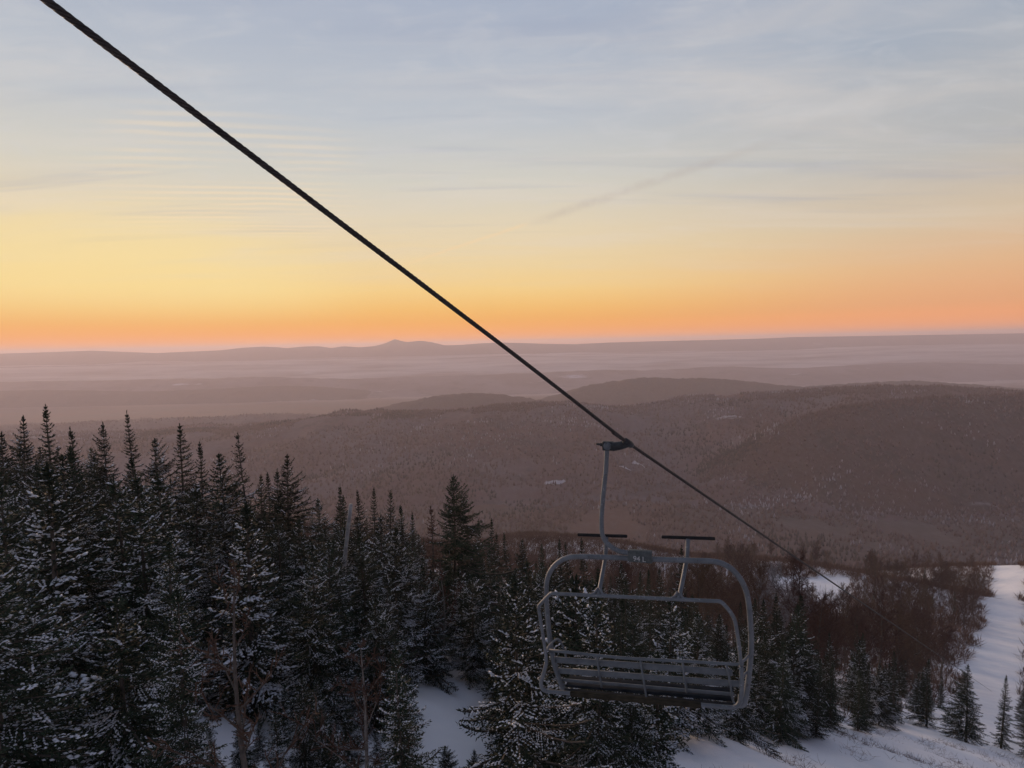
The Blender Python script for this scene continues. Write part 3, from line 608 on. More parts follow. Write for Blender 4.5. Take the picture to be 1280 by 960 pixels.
TREES = """
wide,-13.25,27.00,8.00,225,edge,
thin,-13.61,30.00,9.27,323,thin,
spire,-16.21,37.00,7.80,279,,slender dark spruce on the skyline left of the dead trunk
spire,-16.69,40.00,8.54,81,,
spire,-15.38,38.00,8.56,108,,
crest,-10.84,28.00,8.42,314,crest,
frost,-11.95,36.00,6.92,2,,frosted pale fir on the skyline left of the dead trunk
spire,-10.36,34.00,7.89,296,narrow,
broad,-10.99,38.00,7.15,287,,broad dark fir on the skyline left of the dead trunk
spire,-11.50,44.00,8.49,168,a,
spire,-11.38,47.00,8.90,109,a,
spire,-8.70,40.00,8.34,100,b,
frost,-7.69,40.00,7.48,92,,second from the left of the frosted pale firs on the skyline before the biggest fir
spire,-7.46,42.00,7.01,160,,
rust,-4.72,33.00,7.39,182,rust,
big,-3.11,29.00,8.88,199,big,
spire,-2.63,42.00,7.70,358,,
spire,-2.07,45.00,7.93,285,t,
spire,-1.48,47.00,6.93,224,,leftmost of the slender dark spruce trees on the skyline before the chair
spire,-0.58,43.00,7.25,356,,rightmost of the slender dark spruce trees on the skyline before the chair
broad,0.34,41.00,6.97,78,,leftmost of the broad dark firs on the skyline before the chair
spire,2.50,52.00,6.77,58,,
spire,3.52,44.00,7.84,221,,
spire,4.18,46.00,7.56,16,,
spire,5.16,43.00,8.33,13,,leftmost of the slender dark spruce trees seen through the chair
broad,8.29,46.00,6.98,185,,leftmost of the broad dark firs seen through the chair
spire,10.53,50.00,6.88,168,,fourth from the left of the slender dark spruce trees seen through the chair
spire,11.96,52.00,7.54,330,,
spire,12.40,50.00,7.67,227,,second from the right of the slender dark spruce trees seen through the chair
spire,11.99,42.00,9.26,185,behind,
broad,11.63,38.00,5.62,179,,third from the left of the broad dark firs seen through the chair
spire,18.24,44.00,7.09,89,,
broad,19.17,42.00,6.70,69,,
spire,21.90,46.00,6.03,249,,
spire,20.55,52.00,5.09,72,,
broad,14.72,36.00,6.25,133,,
spire,14.19,33.00,5.82,1,,
broad,13.20,30.00,5.12,299,,second from the left of the broad dark firs right of the chair
spire,17.24,38.00,6.42,56,,
broad,16.56,35.00,5.86,96,,
wide,14.54,30.00,5.07,317,,second from the right of the bushy snowy firs right of the chair
broad,16.87,33.00,4.94,305,,fourth from the left of the broad dark firs right of the chair
broad,12.00,31.00,4.21,230,,
wide,11.74,28.00,3.78,267,,leftmost of the bushy snowy firs right of the chair
wide,13.00,28.00,3.77,33,,second from the left of the bushy snowy firs right of the chair
spire,15.69,30.00,4.37,195,,fourth from the left of the slender dark spruce trees right of the chair
spire,13.96,38.00,4.33,183,,rightmost of the slender dark spruce trees seen through the chair
broad,19.58,36.00,4.62,314,,fourth from the right of the broad dark firs right of the chair
young,-1.01,12.50,1.15,140,,
wide,-4.51,13.00,2.00,54,,rightmost of the bushy snowy firs at the bottom by the bare saplings
young,-5.47,13.20,1.45,294,,second from the right of the young snow-laden firs at the bottom by the bare saplings
young,-3.99,13.00,1.43,137,,leftmost of the young snow-laden firs at the bottom by the snow opening
young,-3.17,12.60,1.28,352,,
wide,-2.91,14.00,1.50,212,,
wide,-4.33,11.40,2.38,218,,second from the left of the bushy snowy firs at the bottom by the bare saplings
young,-4.60,10.80,1.72,230,,second from the left of the young snow-laden firs at the bottom by the bare saplings
young,-3.74,11.20,1.51,244,,rightmost of the young snow-laden firs at the bottom by the bare saplings
young,-5.44,11.00,1.46,54,,leftmost of the young snow-laden firs at the bottom by the bare saplings
wide,-5.51,12.00,0.93,159,,leftmost of the bushy snowy firs at the bottom by the bare saplings
young,-5.99,11.00,0.98,86,,
young,-1.61,12.20,1.29,145,,second from the left of the young snow-laden firs at the bottom by the snow opening
broad,13.57,32.00,6.93,35,,leftmost of the broad dark firs right of the chair
spire,15.18,34.00,7.12,348,,leftmost of the slender dark spruce trees right of the chair
broad,15.83,33.00,6.94,77,,third from the left of the broad dark firs right of the chair
spire,17.87,36.00,7.92,242,,third from the left of the slender dark spruce trees right of the chair
broad,12.02,30.00,5.88,108,,rightmost of the broad dark firs seen through the chair
broad,-25.28,30.00,8.24,315,,second from the left of the broad dark firs on the skyline at far left
spire,-26.76,34.00,9.61,238,,leftmost of the slender dark spruce trees on the skyline at far left
spire,-22.27,30.00,8.16,47,,second from the left of the slender dark spruce trees on the skyline at far left
broad,-22.91,33.00,8.78,304,,rightmost of the broad dark firs on the skyline at far left
spire,-24.53,38.00,10.39,340,,third from the left of the slender dark spruce trees on the skyline at far left
frost,-18.23,30.00,7.99,325,,frosted pale fir on the skyline at far left
spire,-20.60,36.00,10.16,205,,second from the right of the slender dark spruce trees on the skyline at far left
spire,-17.06,32.00,8.72,52,,rightmost of the slender dark spruce trees on the skyline at far left
broad,-20.93,24.00,6.74,69,,leftmost of the broad dark firs on the skyline at far left
spire,27.44,50.00,5.92,334,,
broad,27.51,46.00,5.90,199,,third from the right of the broad dark firs right of the chair
spire,29.09,44.00,5.82,65,,third from the right of the slender dark spruce trees right of the chair
spire,34.44,48.00,6.00,318,,second from the right of the slender dark spruce trees right of the chair
broad,33.10,42.00,5.98,231,,rightmost of the broad dark firs right of the chair
spire,38.33,45.00,6.18,205,,rightmost of the slender dark spruce trees right of the chair
frost,-13.03,14.50,4.43,348,,
frost,-7.18,11.79,4.34,98,,second from the left of the frosted pale firs low at far left
young,-8.90,10.47,3.90,40,,leftmost of the young snow-laden firs low at far left
wide,-8.26,13.75,3.40,263,,bushy snowy fir low at far left
frost,-11.59,13.28,5.15,8,,leftmost of the frosted pale firs below the far left skyline
frost,2.80,13.90,3.83,289,,rightmost of the frosted pale firs under the seat of the chair
young,-9.91,12.50,5.68,275,,leftmost of the young snow-laden firs below the far left skyline
young,-6.83,9.82,3.63,97,,rightmost of the young snow-laden firs low at far left
young,-10.66,15.96,5.54,33,,second from the left of the young snow-laden firs below the far left skyline
frost,-7.49,15.51,4.50,12,,leftmost of the frosted pale firs below the tall thin spruce
young,2.13,15.80,5.85,253,,second from the left of the young snow-laden firs seen through the chair
young,1.33,14.22,5.79,244,,leftmost of the young snow-laden firs seen through the chair
frost,1.73,11.85,5.27,96,,leftmost of the frosted pale firs under the seat of the chair
frost,-5.45,15.21,4.83,298,,second from the right of the frosted pale firs below the tall thin spruce
wide,0.20,11.57,3.26,307,,leftmost of the bushy snowy firs under the seat of the chair
young,-9.53,14.81,4.78,31,,third from the right of the young snow-laden firs below the far left skyline
young,-6.62,14.27,5.36,243,,young snow-laden fir below the tall thin spruce
frost,-5.17,8.88,4.08,194,,rightmost of the frosted pale firs low at far left
young,0.23,15.92,3.94,174,,rightmost of the young snow-laden firs around the biggest dark fir
frost,-7.85,8.57,4.92,16,,leftmost of the frosted pale firs low at far left
frost,-3.86,15.49,3.82,56,,leftmost of the frosted pale firs below the grey dead trunk
wide,-12.17,15.99,6.10,15,,third from the left of the bushy snowy firs below the far left skyline
frost,-1.96,9.26,3.87,4,,leftmost of the frosted pale firs at the bottom by the snow opening
young,-0.20,14.27,3.81,45,,rightmost of the young snow-laden firs at the bottom by the snow opening
young,3.68,15.55,4.14,153,,young snow-laden fir under the seat of the chair
frost,-0.04,9.87,5.32,195,,rightmost of the frosted pale firs at the bottom by the snow opening
spire,-9.64,23.69,6.10,34,,rightmost of the slender dark spruce trees below the tall thin spruce
spire,-22.02,26.25,4.79,308,,
wide,7.23,22.85,5.17,118,,second from the left of the bushy snowy firs under the seat of the chair
frost,-5.50,24.25,6.31,163,,leftmost of the frosted pale firs on the skyline before the biggest fir
frost,-10.07,19.29,4.34,245,,rightmost of the frosted pale firs below the far left skyline
spire,4.04,23.70,4.96,334,,second from the left of the slender dark spruce trees seen through the chair
spire,3.20,18.19,5.20,104,,third from the left of the slender dark spruce trees seen through the chair
frost,-7.87,21.15,5.43,190,,third from the left of the frosted pale firs below the tall thin spruce
young,-2.00,25.02,4.23,179,,second from the left of the young snow-laden firs around the biggest dark fir
spire,-8.09,17.97,5.54,36,,leftmost of the slender dark spruce trees below the tall thin spruce
spire,-16.96,20.82,5.96,83,,leftmost of the slender dark spruce trees below the far left skyline
young,-11.89,20.05,6.03,326,,second from the right of the young snow-laden firs below the far left skyline
frost,-5.75,18.02,4.84,179,,rightmost of the frosted pale firs below the tall thin spruce
broad,-17.76,24.65,5.67,323,,second from the left of the broad dark firs below the far left skyline
spire,3.51,25.47,5.86,15,,
frost,-3.42,21.89,4.73,294,,frosted pale fir around the biggest dark fir
spire,-13.78,18.26,6.64,360,,rightmost of the slender dark spruce trees below the far left skyline
broad,-11.16,17.65,5.54,283,,rightmost of the broad dark firs below the far left skyline
frost,-5.33,26.06,6.11,11,,rightmost of the frosted pale firs on the skyline before the biggest fir
young,5.64,21.58,5.66,125,,rightmost of the young snow-laden firs seen through the chair
broad,-14.82,19.87,5.85,217,,leftmost of the broad dark firs below the far left skyline
frost,-13.56,23.91,4.21,210,,
young,-13.70,21.46,5.87,224,,third from the left of the young snow-laden firs below the far left skyline
spire,1.29,20.40,4.90,216,,
spire,10.01,25.79,5.05,215,,
wide,1.69,26.83,5.73,67,,rightmost of the bushy snowy firs seen through the chair
frost,-15.38,23.50,6.48,220,,second from the left of the frosted pale firs below the far left skyline
broad,-6.15,20.21,4.88,185,,leftmost of the broad dark firs below the grey dead trunk
broad,-18.45,26.35,5.44,252,,second from the right of the broad dark firs below the far left skyline
young,-15.95,25.44,5.23,336,,
broad,0.37,23.38,4.74,3,,
frost,-7.35,23.13,4.66,4,,
wide,-16.87,19.00,6.23,217,,leftmost of the bushy snowy firs below the far left skyline
wide,-11.52,23.12,5.62,207,,rightmost of the bushy snowy firs below the far left skyline
spire,-8.04,24.83,4.73,319,,
wide,-18.73,22.80,5.91,224,,second from the left of the bushy snowy firs below the far left skyline
spire,-8.88,26.66,4.23,219,,
broad,0.35,17.98,5.87,173,,rightmost of the broad dark firs on the skyline before the chair
wide,9.06,23.87,4.36,254,,rightmost of the bushy snowy firs under the seat of the chair
spire,-12.04,26.19,4.89,54,,
spire,5.83,25.73,4.79,0,,third from the right of the slender dark spruce trees seen through the chair
broad,-5.77,22.11,5.20,188,,rightmost of the broad dark firs below the grey dead trunk
wide,2.16,22.15,5.03,66,,
wide,-0.14,26.61,4.72,263,,
spire,-15.54,16.99,5.80,99,,
broad,4.21,20.49,4.91,10,,second from the left of the broad dark firs seen through the chair
spire,7.72,26.96,5.26,330,,
broad,-0.05,21.58,4.88,241,,rightmost of the broad dark firs around the biggest dark fir
young,-2.45,26.78,4.35,131,,leftmost of the young snow-laden firs around the biggest dark fir
wide,-10.21,21.51,4.78,55,,
wide,-20.26,26.97,6.22,211,,
broad,-3.50,23.72,4.50,219,,
wide,-1.79,23.19,4.37,84,,bushy snowy fir around the biggest dark fir
frost,-3.94,17.18,4.05,282,,rightmost of the frosted pale firs below the grey dead trunk
frost,1.54,24.73,4.96,70,,
spire,12.30,26.74,4.96,297,,second from the left of the slender dark spruce trees right of the chair
wide,-7.09,26.77,6.31,161,,leftmost of the bushy snowy firs on the skyline before the biggest fir
spire,7.19,24.60,5.09,199,,
young,-19.54,24.61,5.83,231,,
wide,-4.22,20.08,5.42,122,,rightmost of the bushy snowy firs on the skyline before the biggest fir
frost,-10.36,25.55,5.17,156,,second from the left of the frosted pale firs below the tall thin spruce
young,-14.66,26.66,6.01,231,,rightmost of the young snow-laden firs below the far left skyline
broad,-0.37,19.71,4.54,149,,leftmost of the broad dark firs around the biggest dark fir
wide,-16.95,22.60,5.18,204,,second from the right of the bushy snowy firs below the far left skyline
frost,-5.50,34.80,4.43,313,,
wide,11.39,44.59,4.00,124,,
frost,-27.85,30.81,6.33,15,,
spire,-7.45,38.37,6.05,282,,
wide,-34.78,43.34,7.41,219,,
wide,-21.24,37.80,6.41,277,,
spire,-20.11,44.92,5.84,284,,
frost,-18.91,41.85,6.21,276,,
frost,-10.18,35.63,4.49,285,,
frost,5.96,28.11,4.35,228,,leftmost of the frosted pale firs seen through the chair
wide,1.36,33.00,5.25,271,,leftmost of the bushy snowy firs seen through the chair
frost,6.70,40.88,4.96,287,,
spire,-23.88,40.81,6.90,252,,
frost,-8.39,31.09,5.65,273,,
spire,8.53,42.95,5.15,293,,
wide,-5.08,41.24,4.25,59,,
frost,-21.56,42.19,5.60,173,,
spire,-14.84,34.82,5.25,126,,
broad,7.07,37.55,5.18,228,,
spire,-28.74,41.57,5.60,209,,
frost,-32.02,38.95,6.73,51,,
broad,-8.23,34.21,5.36,346,,
broad,15.47,43.38,4.91,238,,second from the right of the broad dark firs seen through the chair
broad,4.61,30.23,4.50,264,,
frost,-16.07,44.44,4.28,219,,
spire,-2.41,38.46,5.16,327,,
frost,9.37,34.64,5.50,1,,rightmost of the frosted pale firs seen through the chair
spire,6.13,32.28,5.84,97,,
spire,-11.92,30.43,5.78,37,,
frost,-10.66,32.41,5.26,202,,
frost,-29.03,44.38,6.56,157,,
wide,12.77,39.95,4.02,8,,
spire,-0.28,31.52,4.50,71,,
broad,-27.75,38.57,5.87,217,,
spire,1.23,37.64,5.75,60,,
frost,-5.64,29.35,5.25,358,,
broad,8.91,30.17,5.11,338,,
spire,-18.79,39.53,6.33,130,,
broad,-19.59,34.76,6.04,325,,
wide,4.80,37.31,5.14,335,,
broad,-30.65,42.88,7.21,214,,
wide,-7.96,44.46,5.65,66,,
spire,23.08,37.86,4.90,326,,fourth from the right of the slender dark spruce trees right of the chair
spire,-24.06,44.71,5.75,139,,
frost,-8.59,28.89,5.66,38,,
spire,-16.79,28.93,5.38,71,,
broad,3.33,42.20,4.86,292,,
broad,9.80,32.39,4.45,37,,
wide,25.58,40.26,4.55,275,,rightmost of the bushy snowy firs right of the chair
spire,9.42,37.37,5.06,236,,
wide,39.86,43.03,5.84,164,,
frost,-48.89,57.98,7.72,186,,
frost,7.24,49.39,6.07,142,,
broad,-17.91,65.70,6.24,353,,
broad,21.48,64.10,5.25,248,,
frost,-8.19,50.04,6.13,18,,
frost,17.20,49.07,4.94,274,,
frost,-44.78,50.74,7.89,274,,
frost,-39.55,55.16,8.41,13,,
frost,-42.07,68.81,8.42,332,,
frost,42.00,45.45,5.31,113,,
frost,-3.07,53.08,4.85,72,,
spire,-114.01,180.44,9.57,172,,
frost,-72.64,132.88,9.43,9,,
spire,6.38,102.18,5.72,183,,
spire,14.69,111.53,5.52,13,,
frost,-28.74,104.81,5.54,42,,
spire,-19.17,121.40,5.27,89,,
frost,-36.87,119.72,5.65,149,,
broad,7.59,184.90,5.64,61,,
frost,-18.52,91.97,7.41,345,,
spire,-77.42,105.39,7.56,184,,
broad,-6.12,135.38,5.62,54,,
spire,-81.13,147.57,9.13,180,,
broad,-110.59,162.99,6.63,173,,
spire,-77.79,99.59,9.83,185,,
frost,-18.17,77.99,6.18,314,,
spire,-40.70,160.40,8.26,153,,
spire,-67.68,92.35,7.21,187,,
spire,-80.60,108.81,7.71,216,,
spire,-34.57,102.40,5.85,45,,
frost,-22.79,133.68,6.80,193,,
frost,-60.30,173.27,7.07,324,,
spire,37.91,59.21,4.56,98,,
broad,47.88,71.12,4.05,175,,second from the right of the broad dark firs right of the chair
frost,25.45,43.46,4.05,89,,leftmost of the frosted pale firs right of the chair
frost,33.94,55.80,4.32,19,,
frost,44.02,48.61,5.00,128,,
spire,21.10,35.33,4.00,192,,fifth from the right of the slender dark spruce trees right of the chair
spire,41.48,58.67,4.64,355,,
broad,62.57,69.61,5.02,294,,
frost,39.62,56.68,4.34,86,,rightmost of the frosted pale firs right of the chair
broad,23.53,60.35,4.52,207,,
broad,29.73,46.59,4.20,264,,
frost,22.12,42.10,4.57,89,,
spire,31.10,53.24,4.48,356,,
frost,38.80,63.82,4.02,211,,
spire,50.54,74.90,4.34,359,,
frost,19.84,55.54,5.06,27,,
spire,18.55,33.81,4.23,235,,fifth from the left of the slender dark spruce trees right of the chair
broad,32.40,49.72,4.89,238,,
spire,53.15,71.61,4.47,337,,
spire,45.37,62.97,4.31,159,,
frost,49.83,69.36,4.21,93,,
broad,26.47,99.99,6.45,349,,
frost,13.54,75.12,5.81,128,,
spire,17.92,109.29,4.80,320,,
broad,20.20,96.69,4.84,334,,
frost,21.48,83.97,6.65,199,,
broad,21.59,126.54,5.98,196,,
frost,25.82,79.16,5.25,79,,
spire,29.05,81.39,5.07,314,,
broad,19.45,117.89,5.78,296,,
spire,14.54,89.48,5.61,337,,
spire,72.26,81.61,5.09,23,,
spire,36.78,105.18,4.93,160,,
broad,81.69,91.46,5.05,196,,
bare,78.53,138.71,12.66,252,,
spire,46.92,173.63,10.00,356,,
bare,125.16,186.80,8.37,33,,
bare,108.85,151.49,8.62,325,,
bare,161.83,242.03,8.51,350,,
bare,98.60,139.06,11.42,321,,sixth from the right of the bare brown trees in brown woods far right
bare,106.07,175.47,11.48,38,,
bare,91.27,157.51,10.00,341,,
bare,90.71,216.43,8.49,102,,
bare,175.81,234.02,8.64,97,,
bare,91.06,239.75,9.67,30,,
bare,213.18,341.44,11.26,341,,
bare,140.39,282.37,10.52,253,,
bare,228.23,320.31,8.99,75,,
bare,188.79,242.22,8.92,153,,
bare,63.48,167.06,8.10,320,,
frosty_bare,83.77,178.08,9.05,196,,
bare,122.01,172.26,9.98,90,,
bare,130.01,182.71,11.81,281,,fifth from the right of the bare brown trees in brown woods far right
bare,138.80,267.06,9.27,202,,
bare,135.35,188.63,8.09,155,,
bare,95.16,228.72,11.15,152,,
bare,225.90,285.93,9.27,234,,
bare,99.50,181.90,8.17,339,,
bare,210.08,275.77,12.66,166,,
bare,63.68,174.56,9.18,2,,
bare,140.63,180.97,12.94,148,,rightmost of the bare brown trees in brown woods far right
bare,110.11,281.33,8.28,99,,
bare,31.04,166.56,9.57,126,,
bare,175.42,218.90,10.36,326,,
bare,55.05,160.92,11.93,159,,
bare,163.56,252.65,8.69,223,,
bare,204.33,274.99,11.68,137,,
bare,33.60,138.17,12.46,11,,
bare,125.71,284.70,11.17,156,,
bare,146.56,235.34,11.91,1,,
bare,91.26,231.26,9.93,91,,
bare,116.71,317.76,11.56,193,,
bare,42.98,160.42,10.76,47,,
frosty_bare,79.90,161.87,12.65,157,,
bare,40.55,107.43,9.34,346,,
bare,27.86,151.50,10.79,109,,
bare,227.07,310.51,9.28,75,,
bare,92.37,127.67,11.80,303,,fourth from the right of the bare brown trees in brown woods far right
bare,78.38,199.66,10.72,271,,
bare,193.14,249.88,9.70,293,,
bare,147.45,242.19,9.60,26,,
bare,108.51,156.67,11.14,279,,
bare,122.65,194.36,12.58,208,,
bare,127.92,317.67,9.03,250,,
bare,91.74,143.44,8.77,234,,
bare,168.23,227.87,10.07,225,,
bare,210.42,312.77,12.86,218,,
bare,74.81,126.40,12.55,43,,
bare,113.52,166.52,12.86,178,,
bare,46.66,202.05,11.72,195,,
bare,162.80,266.53,11.47,31,,
bare,97.86,145.60,11.41,353,,
bare,150.16,219.51,9.78,339,,
bare,36.98,155.63,8.75,287,,
bare,45.47,156.28,10.82,12,,
bare,114.43,174.05,11.88,283,,
bare,136.27,205.78,9.88,11,,
bare,41.79,116.10,8.03,324,,
bare,168.83,212.24,11.14,306,,
bare,156.48,238.11,9.77,196,,
bare,29.94,144.65,11.00,41,,
bare,84.90,114.81,11.57,139,,third from the right of the bare brown trees in brown woods far right
bare,54.15,136.15,12.65,213,,
bare,106.91,185.88,9.47,355,,
frosty_bare,46.92,108.83,10.69,351,,
bare,64.31,152.54,11.85,48,,
bare,150.88,189.43,11.29,225,,
bare,159.82,217.44,9.50,259,,
bare,155.77,222.58,9.82,12,,
spire,129.96,209.40,7.22,174,,
bare,81.95,253.26,8.12,81,,
bare,92.91,246.34,12.36,194,,
bare,61.15,224.60,8.59,221,,
bare,124.30,302.20,9.58,43,,
spire,145.19,200.79,6.57,121,,
bare,48.54,124.97,11.16,228,,
bare,210.97,299.59,12.64,180,,
bare,75.24,187.21,12.70,82,,
bare,95.62,274.66,9.55,32,,
bare,148.55,275.27,8.48,1,,
bare,91.07,148.77,9.91,113,,
bare,22.80,158.39,8.42,295,,
bare,100.60,261.62,11.68,193,,
spire,121.36,181.53,6.88,47,,
bare,136.88,194.36,10.90,243,,
bare,143.80,275.13,11.99,251,,
bare,137.30,176.03,11.25,355,,second from the right of the bare brown trees in brown woods far right
bare,47.57,147.11,9.10,262,,
bare,168.34,233.42,8.84,168,,
bare,188.52,259.77,8.52,241,,
bare,64.85,220.34,11.56,201,,
bare,193.83,261.71,12.71,2,,
bare,148.79,291.45,8.94,68,,
bare,56.49,177.43,12.88,88,,
bare,37.66,195.13,9.45,316,,
bare,78.37,110.87,8.82,215,,
bare,163.56,248.00,8.79,120,,
bare,99.40,249.24,10.91,33,,
bare,22.09,135.56,11.22,153,,
bare,111.81,274.32,10.90,65,,
bare,146.75,193.60,12.60,38,,
frosty_bare,81.04,184.11,10.30,156,,
bare,210.97,286.41,12.56,132,,
bare,48.67,223.08,9.56,170,,
spire,177.88,250.64,8.61,340,,
bare,95.35,258.20,10.21,220,,
bare,138.71,212.15,9.07,80,,
frosty_bare,54.24,114.09,12.78,32,,
spire,150.15,197.18,7.82,153,,
bare,188.29,251.82,9.84,341,,
bare,97.75,172.10,11.60,24,,
bare,102.32,273.30,9.34,44,,
spire,81.22,228.79,6.73,111,,
bare,182.90,226.61,10.28,84,,
bare,240.96,349.76,11.94,261,,
bare,67.45,188.50,8.05,13,,
bare,86.13,142.37,9.09,216,,
bare,247.03,337.00,11.73,132,,
bare,41.15,175.61,8.07,224,,
bare,252.02,333.91,10.48,338,,
frosty_bare,60.58,126.98,12.42,285,,
bare,209.50,329.67,12.91,301,,
bare,95.86,265.82,9.62,236,,
bare,153.72,216.44,9.31,19,,
frosty_bare,88.15,208.49,8.28,351,,
frosty_bare,78.44,178.00,9.10,128,,
bare,140.48,220.90,9.60,132,,
bare,219.17,315.21,11.71,310,,
bare,168.11,249.72,8.23,99,,
bare,102.42,149.17,9.07,162,,
bare,198.74,260.79,11.33,346,,
frosty_bare,98.56,221.31,9.96,195,,
bare,66.83,195.96,12.13,325,,
bare,117.34,196.38,8.30,275,,
bare,79.87,116.53,9.54,305,,
bare,79.19,211.67,9.83,137,,
bare,88.01,227.63,12.16,94,,
bare,92.22,180.17,10.06,87,,
bare,159.99,259.69,12.00,162,,
bare,195.99,245.46,12.17,274,,
spire,75.38,107.60,8.43,148,,
bare,66.62,99.95,12.66,104,,
bare,38.38,99.34,12.61,65,,
bare,53.43,99.46,10.70,171,,
bare,71.90,105.66,10.41,93,,
bare,46.45,74.25,12.40,357,,fifth from the left of the bare brown trees in brown woods far right
bare,40.47,88.77,10.44,252,,
frosty_bare,49.19,113.68,10.76,58,,
bare,40.40,79.33,11.53,75,,
spire,42.93,71.31,6.83,222,,
spire,13.01,57.48,6.84,70,,
spire,41.11,93.95,7.60,333,,
bare,65.45,110.00,11.62,342,,
bare,61.07,102.16,11.51,254,,fourth from the left of the bare brown trees in brown woods far right
bare,28.84,57.85,12.92,286,,bare brown tree near the small snow opening
frosty_bare,31.34,69.17,12.60,82,,frost-whitened bare tree near the small snow opening
bare,52.76,94.33,10.89,298,,
spire,58.26,97.85,8.35,179,,
bare,43.78,87.28,9.29,85,,
frosty_bare,45.80,98.30,12.81,109,,
bare,34.38,66.02,8.66,233,,
frosty_bare,36.61,74.18,10.66,208,,
bare,36.47,93.63,8.24,271,,
bare,62.38,90.61,12.31,59,,seventh from the right of the bare brown trees in brown woods far right
bare,24.78,73.91,11.24,17,,fourth from the left of the bare brown trees in brown woods behind the chair
bare,45.77,118.02,12.67,239,,
bare,31.71,83.77,9.07,352,,second from the right of the bare brown trees in brown woods behind the chair
bare,88.00,119.13,9.44,170,,
bare,75.27,117.88,11.36,238,,
bare,48.60,96.06,12.46,307,,
bare,58.55,83.57,8.51,360,,seventh from the left of the bare brown trees in brown woods far right
bare,54.29,82.77,12.20,88,,sixth from the left of the bare brown trees in brown woods far right
bare,37.40,69.81,9.84,315,,
bare,32.22,60.63,9.11,198,,leftmost of the bare brown trees in brown woods far right
bare,47.84,78.12,8.31,256,,
bare,34.77,85.93,8.59,43,,
spire,62.76,93.90,8.37,190,,
bare,68.10,114.36,9.80,233,,
spire,26.64,67.87,6.86,82,,
frosty_bare,42.43,97.67,12.26,333,,
bare,23.41,69.91,10.57,59,,third from the right of the bare brown trees in brown woods behind the chair
bare,69.36,118.27,11.47,331,,
spire,69.14,102.57,6.45,125,,
bare,21.18,113.58,9.24,143,,
bare,14.97,78.60,8.85,231,,leftmost of the bare brown trees in brown woods behind the chair
bare,61.23,105.67,11.18,261,,
bare,49.55,86.47,9.69,54,,third from the left of the bare brown trees in brown woods far right
bare,28.02,52.25,9.55,250,,second from the left of the bare brown trees in brown woods far right
spire,50.44,90.50,6.94,151,,
bare,16.68,69.97,8.36,11,,second from the left of the bare brown trees in brown woods behind the chair
bare,16.44,53.40,9.17,219,,third from the left of the bare brown trees in brown woods behind the chair
bare,18.42,62.93,8.79,257,,
bare,22.70,53.78,10.07,213,,rightmost of the bare brown trees in brown woods behind the chair
bare,58.96,88.93,8.53,73,,
"""
cnt = {}
for ln in TREES.strip().split('\n'):
    k, x, y, h, r, tg, own = ln.split(','); x, y, h, r = float(x), float(y), float(h), float(r)
    i = cnt.get(k, 0); cnt[k] = i + 1
    lab, grp = SPECIAL[tg] if tg in SPECIAL else GENERIC[k]
    if own: lab, grp = own, (GENERIC[k][1] if k in GENERIC else grp)
    KINDS[k][i % len(KINDS[k])].place(x, y, h, r, lab, grp)

# ------------------------------------------------------------------ single trees the photograph shows apart
def snag(x, y, h, name='dead_trunk', r=.10, leanx=.07):
    m = MB(); z = np.linspace(0, 1, 12); rg = np.random.default_rng(9)
    m.tube(np.stack([leanx * h * z + .03 * np.sin(z * 7), .02 * np.cos(z * 5), z * h - .2 * (z == 0)], -1), np.linspace(r, r * .72, 12) * rg.uniform(.93, 1.07, 12), 10)
    o = m.build(name, M_DEAD, None, True); o.location = (x, y, float(gnear(x, y))); return o
o = snag(-6.92, 22.0, 6.05, leanx=0.120)
tag(o, 'bare grey dead trunk without branches rising among the snowy firs', 'dead trunk')


o = KINDS['birch'][0].place(-4.01, 8.6, 4.75, 40, 'tall leafless sapling standing in front of the snowy firs at lower left')
o = KINDS['birch'][1].place(-2.64, 9.5, 3.83, 200, 'thin grey leafless sapling in front of the firs, right of the tall bare one')
o = KINDS['birch'][1].place(-3.28, 23, 4.84, 130, 'pale stemmed bare birch standing in the dark gap below the biggest fir')


# ------------------------------------------------------------------ brush and grass tips poking out of the cleared snow
def brush():
    rng = np.random.default_rng(3); m = MB(); n = 0
    while n < 1500:
        s_ = rng.uniform(4, 46); a = rng.uniform(-4.2, 5.5); x = 1.24 + .653 * s_ + .757 * a; y = 6.35 + .757 * s_ - .653 * a
        if fbm(np.array([x * .6]), np.array([y * .6]), 3, 21)[0] < .02: continue
        z = float(gnear(x, y)); n += 1
        for q in range(int(rng.integers(2, 5))):
            d = rng.normal(0, 1, 3); d[2] = abs(d[2]) * .5 + .15; d /= np.linalg.norm(d); L = rng.uniform(.12, .5)
            p0 = np.array([x, y, z - .03]) + rng.normal(0, .06, 3) * [1, 1, 0]; p1 = p0 + d * L * .5; p2 = p0 + d * L + rng.normal(0, .08, 3) * L
            m.tube([p0, p1, p2], [.006, .005, .002], 3, False, rng.random())
    o = obj('brush', m.mesh('brush', M_TWIG, False, True)); tag(o, 'brown stalks and twigs poking through the snow of the cleared strip', 'brush', kind='stuff')
brush()

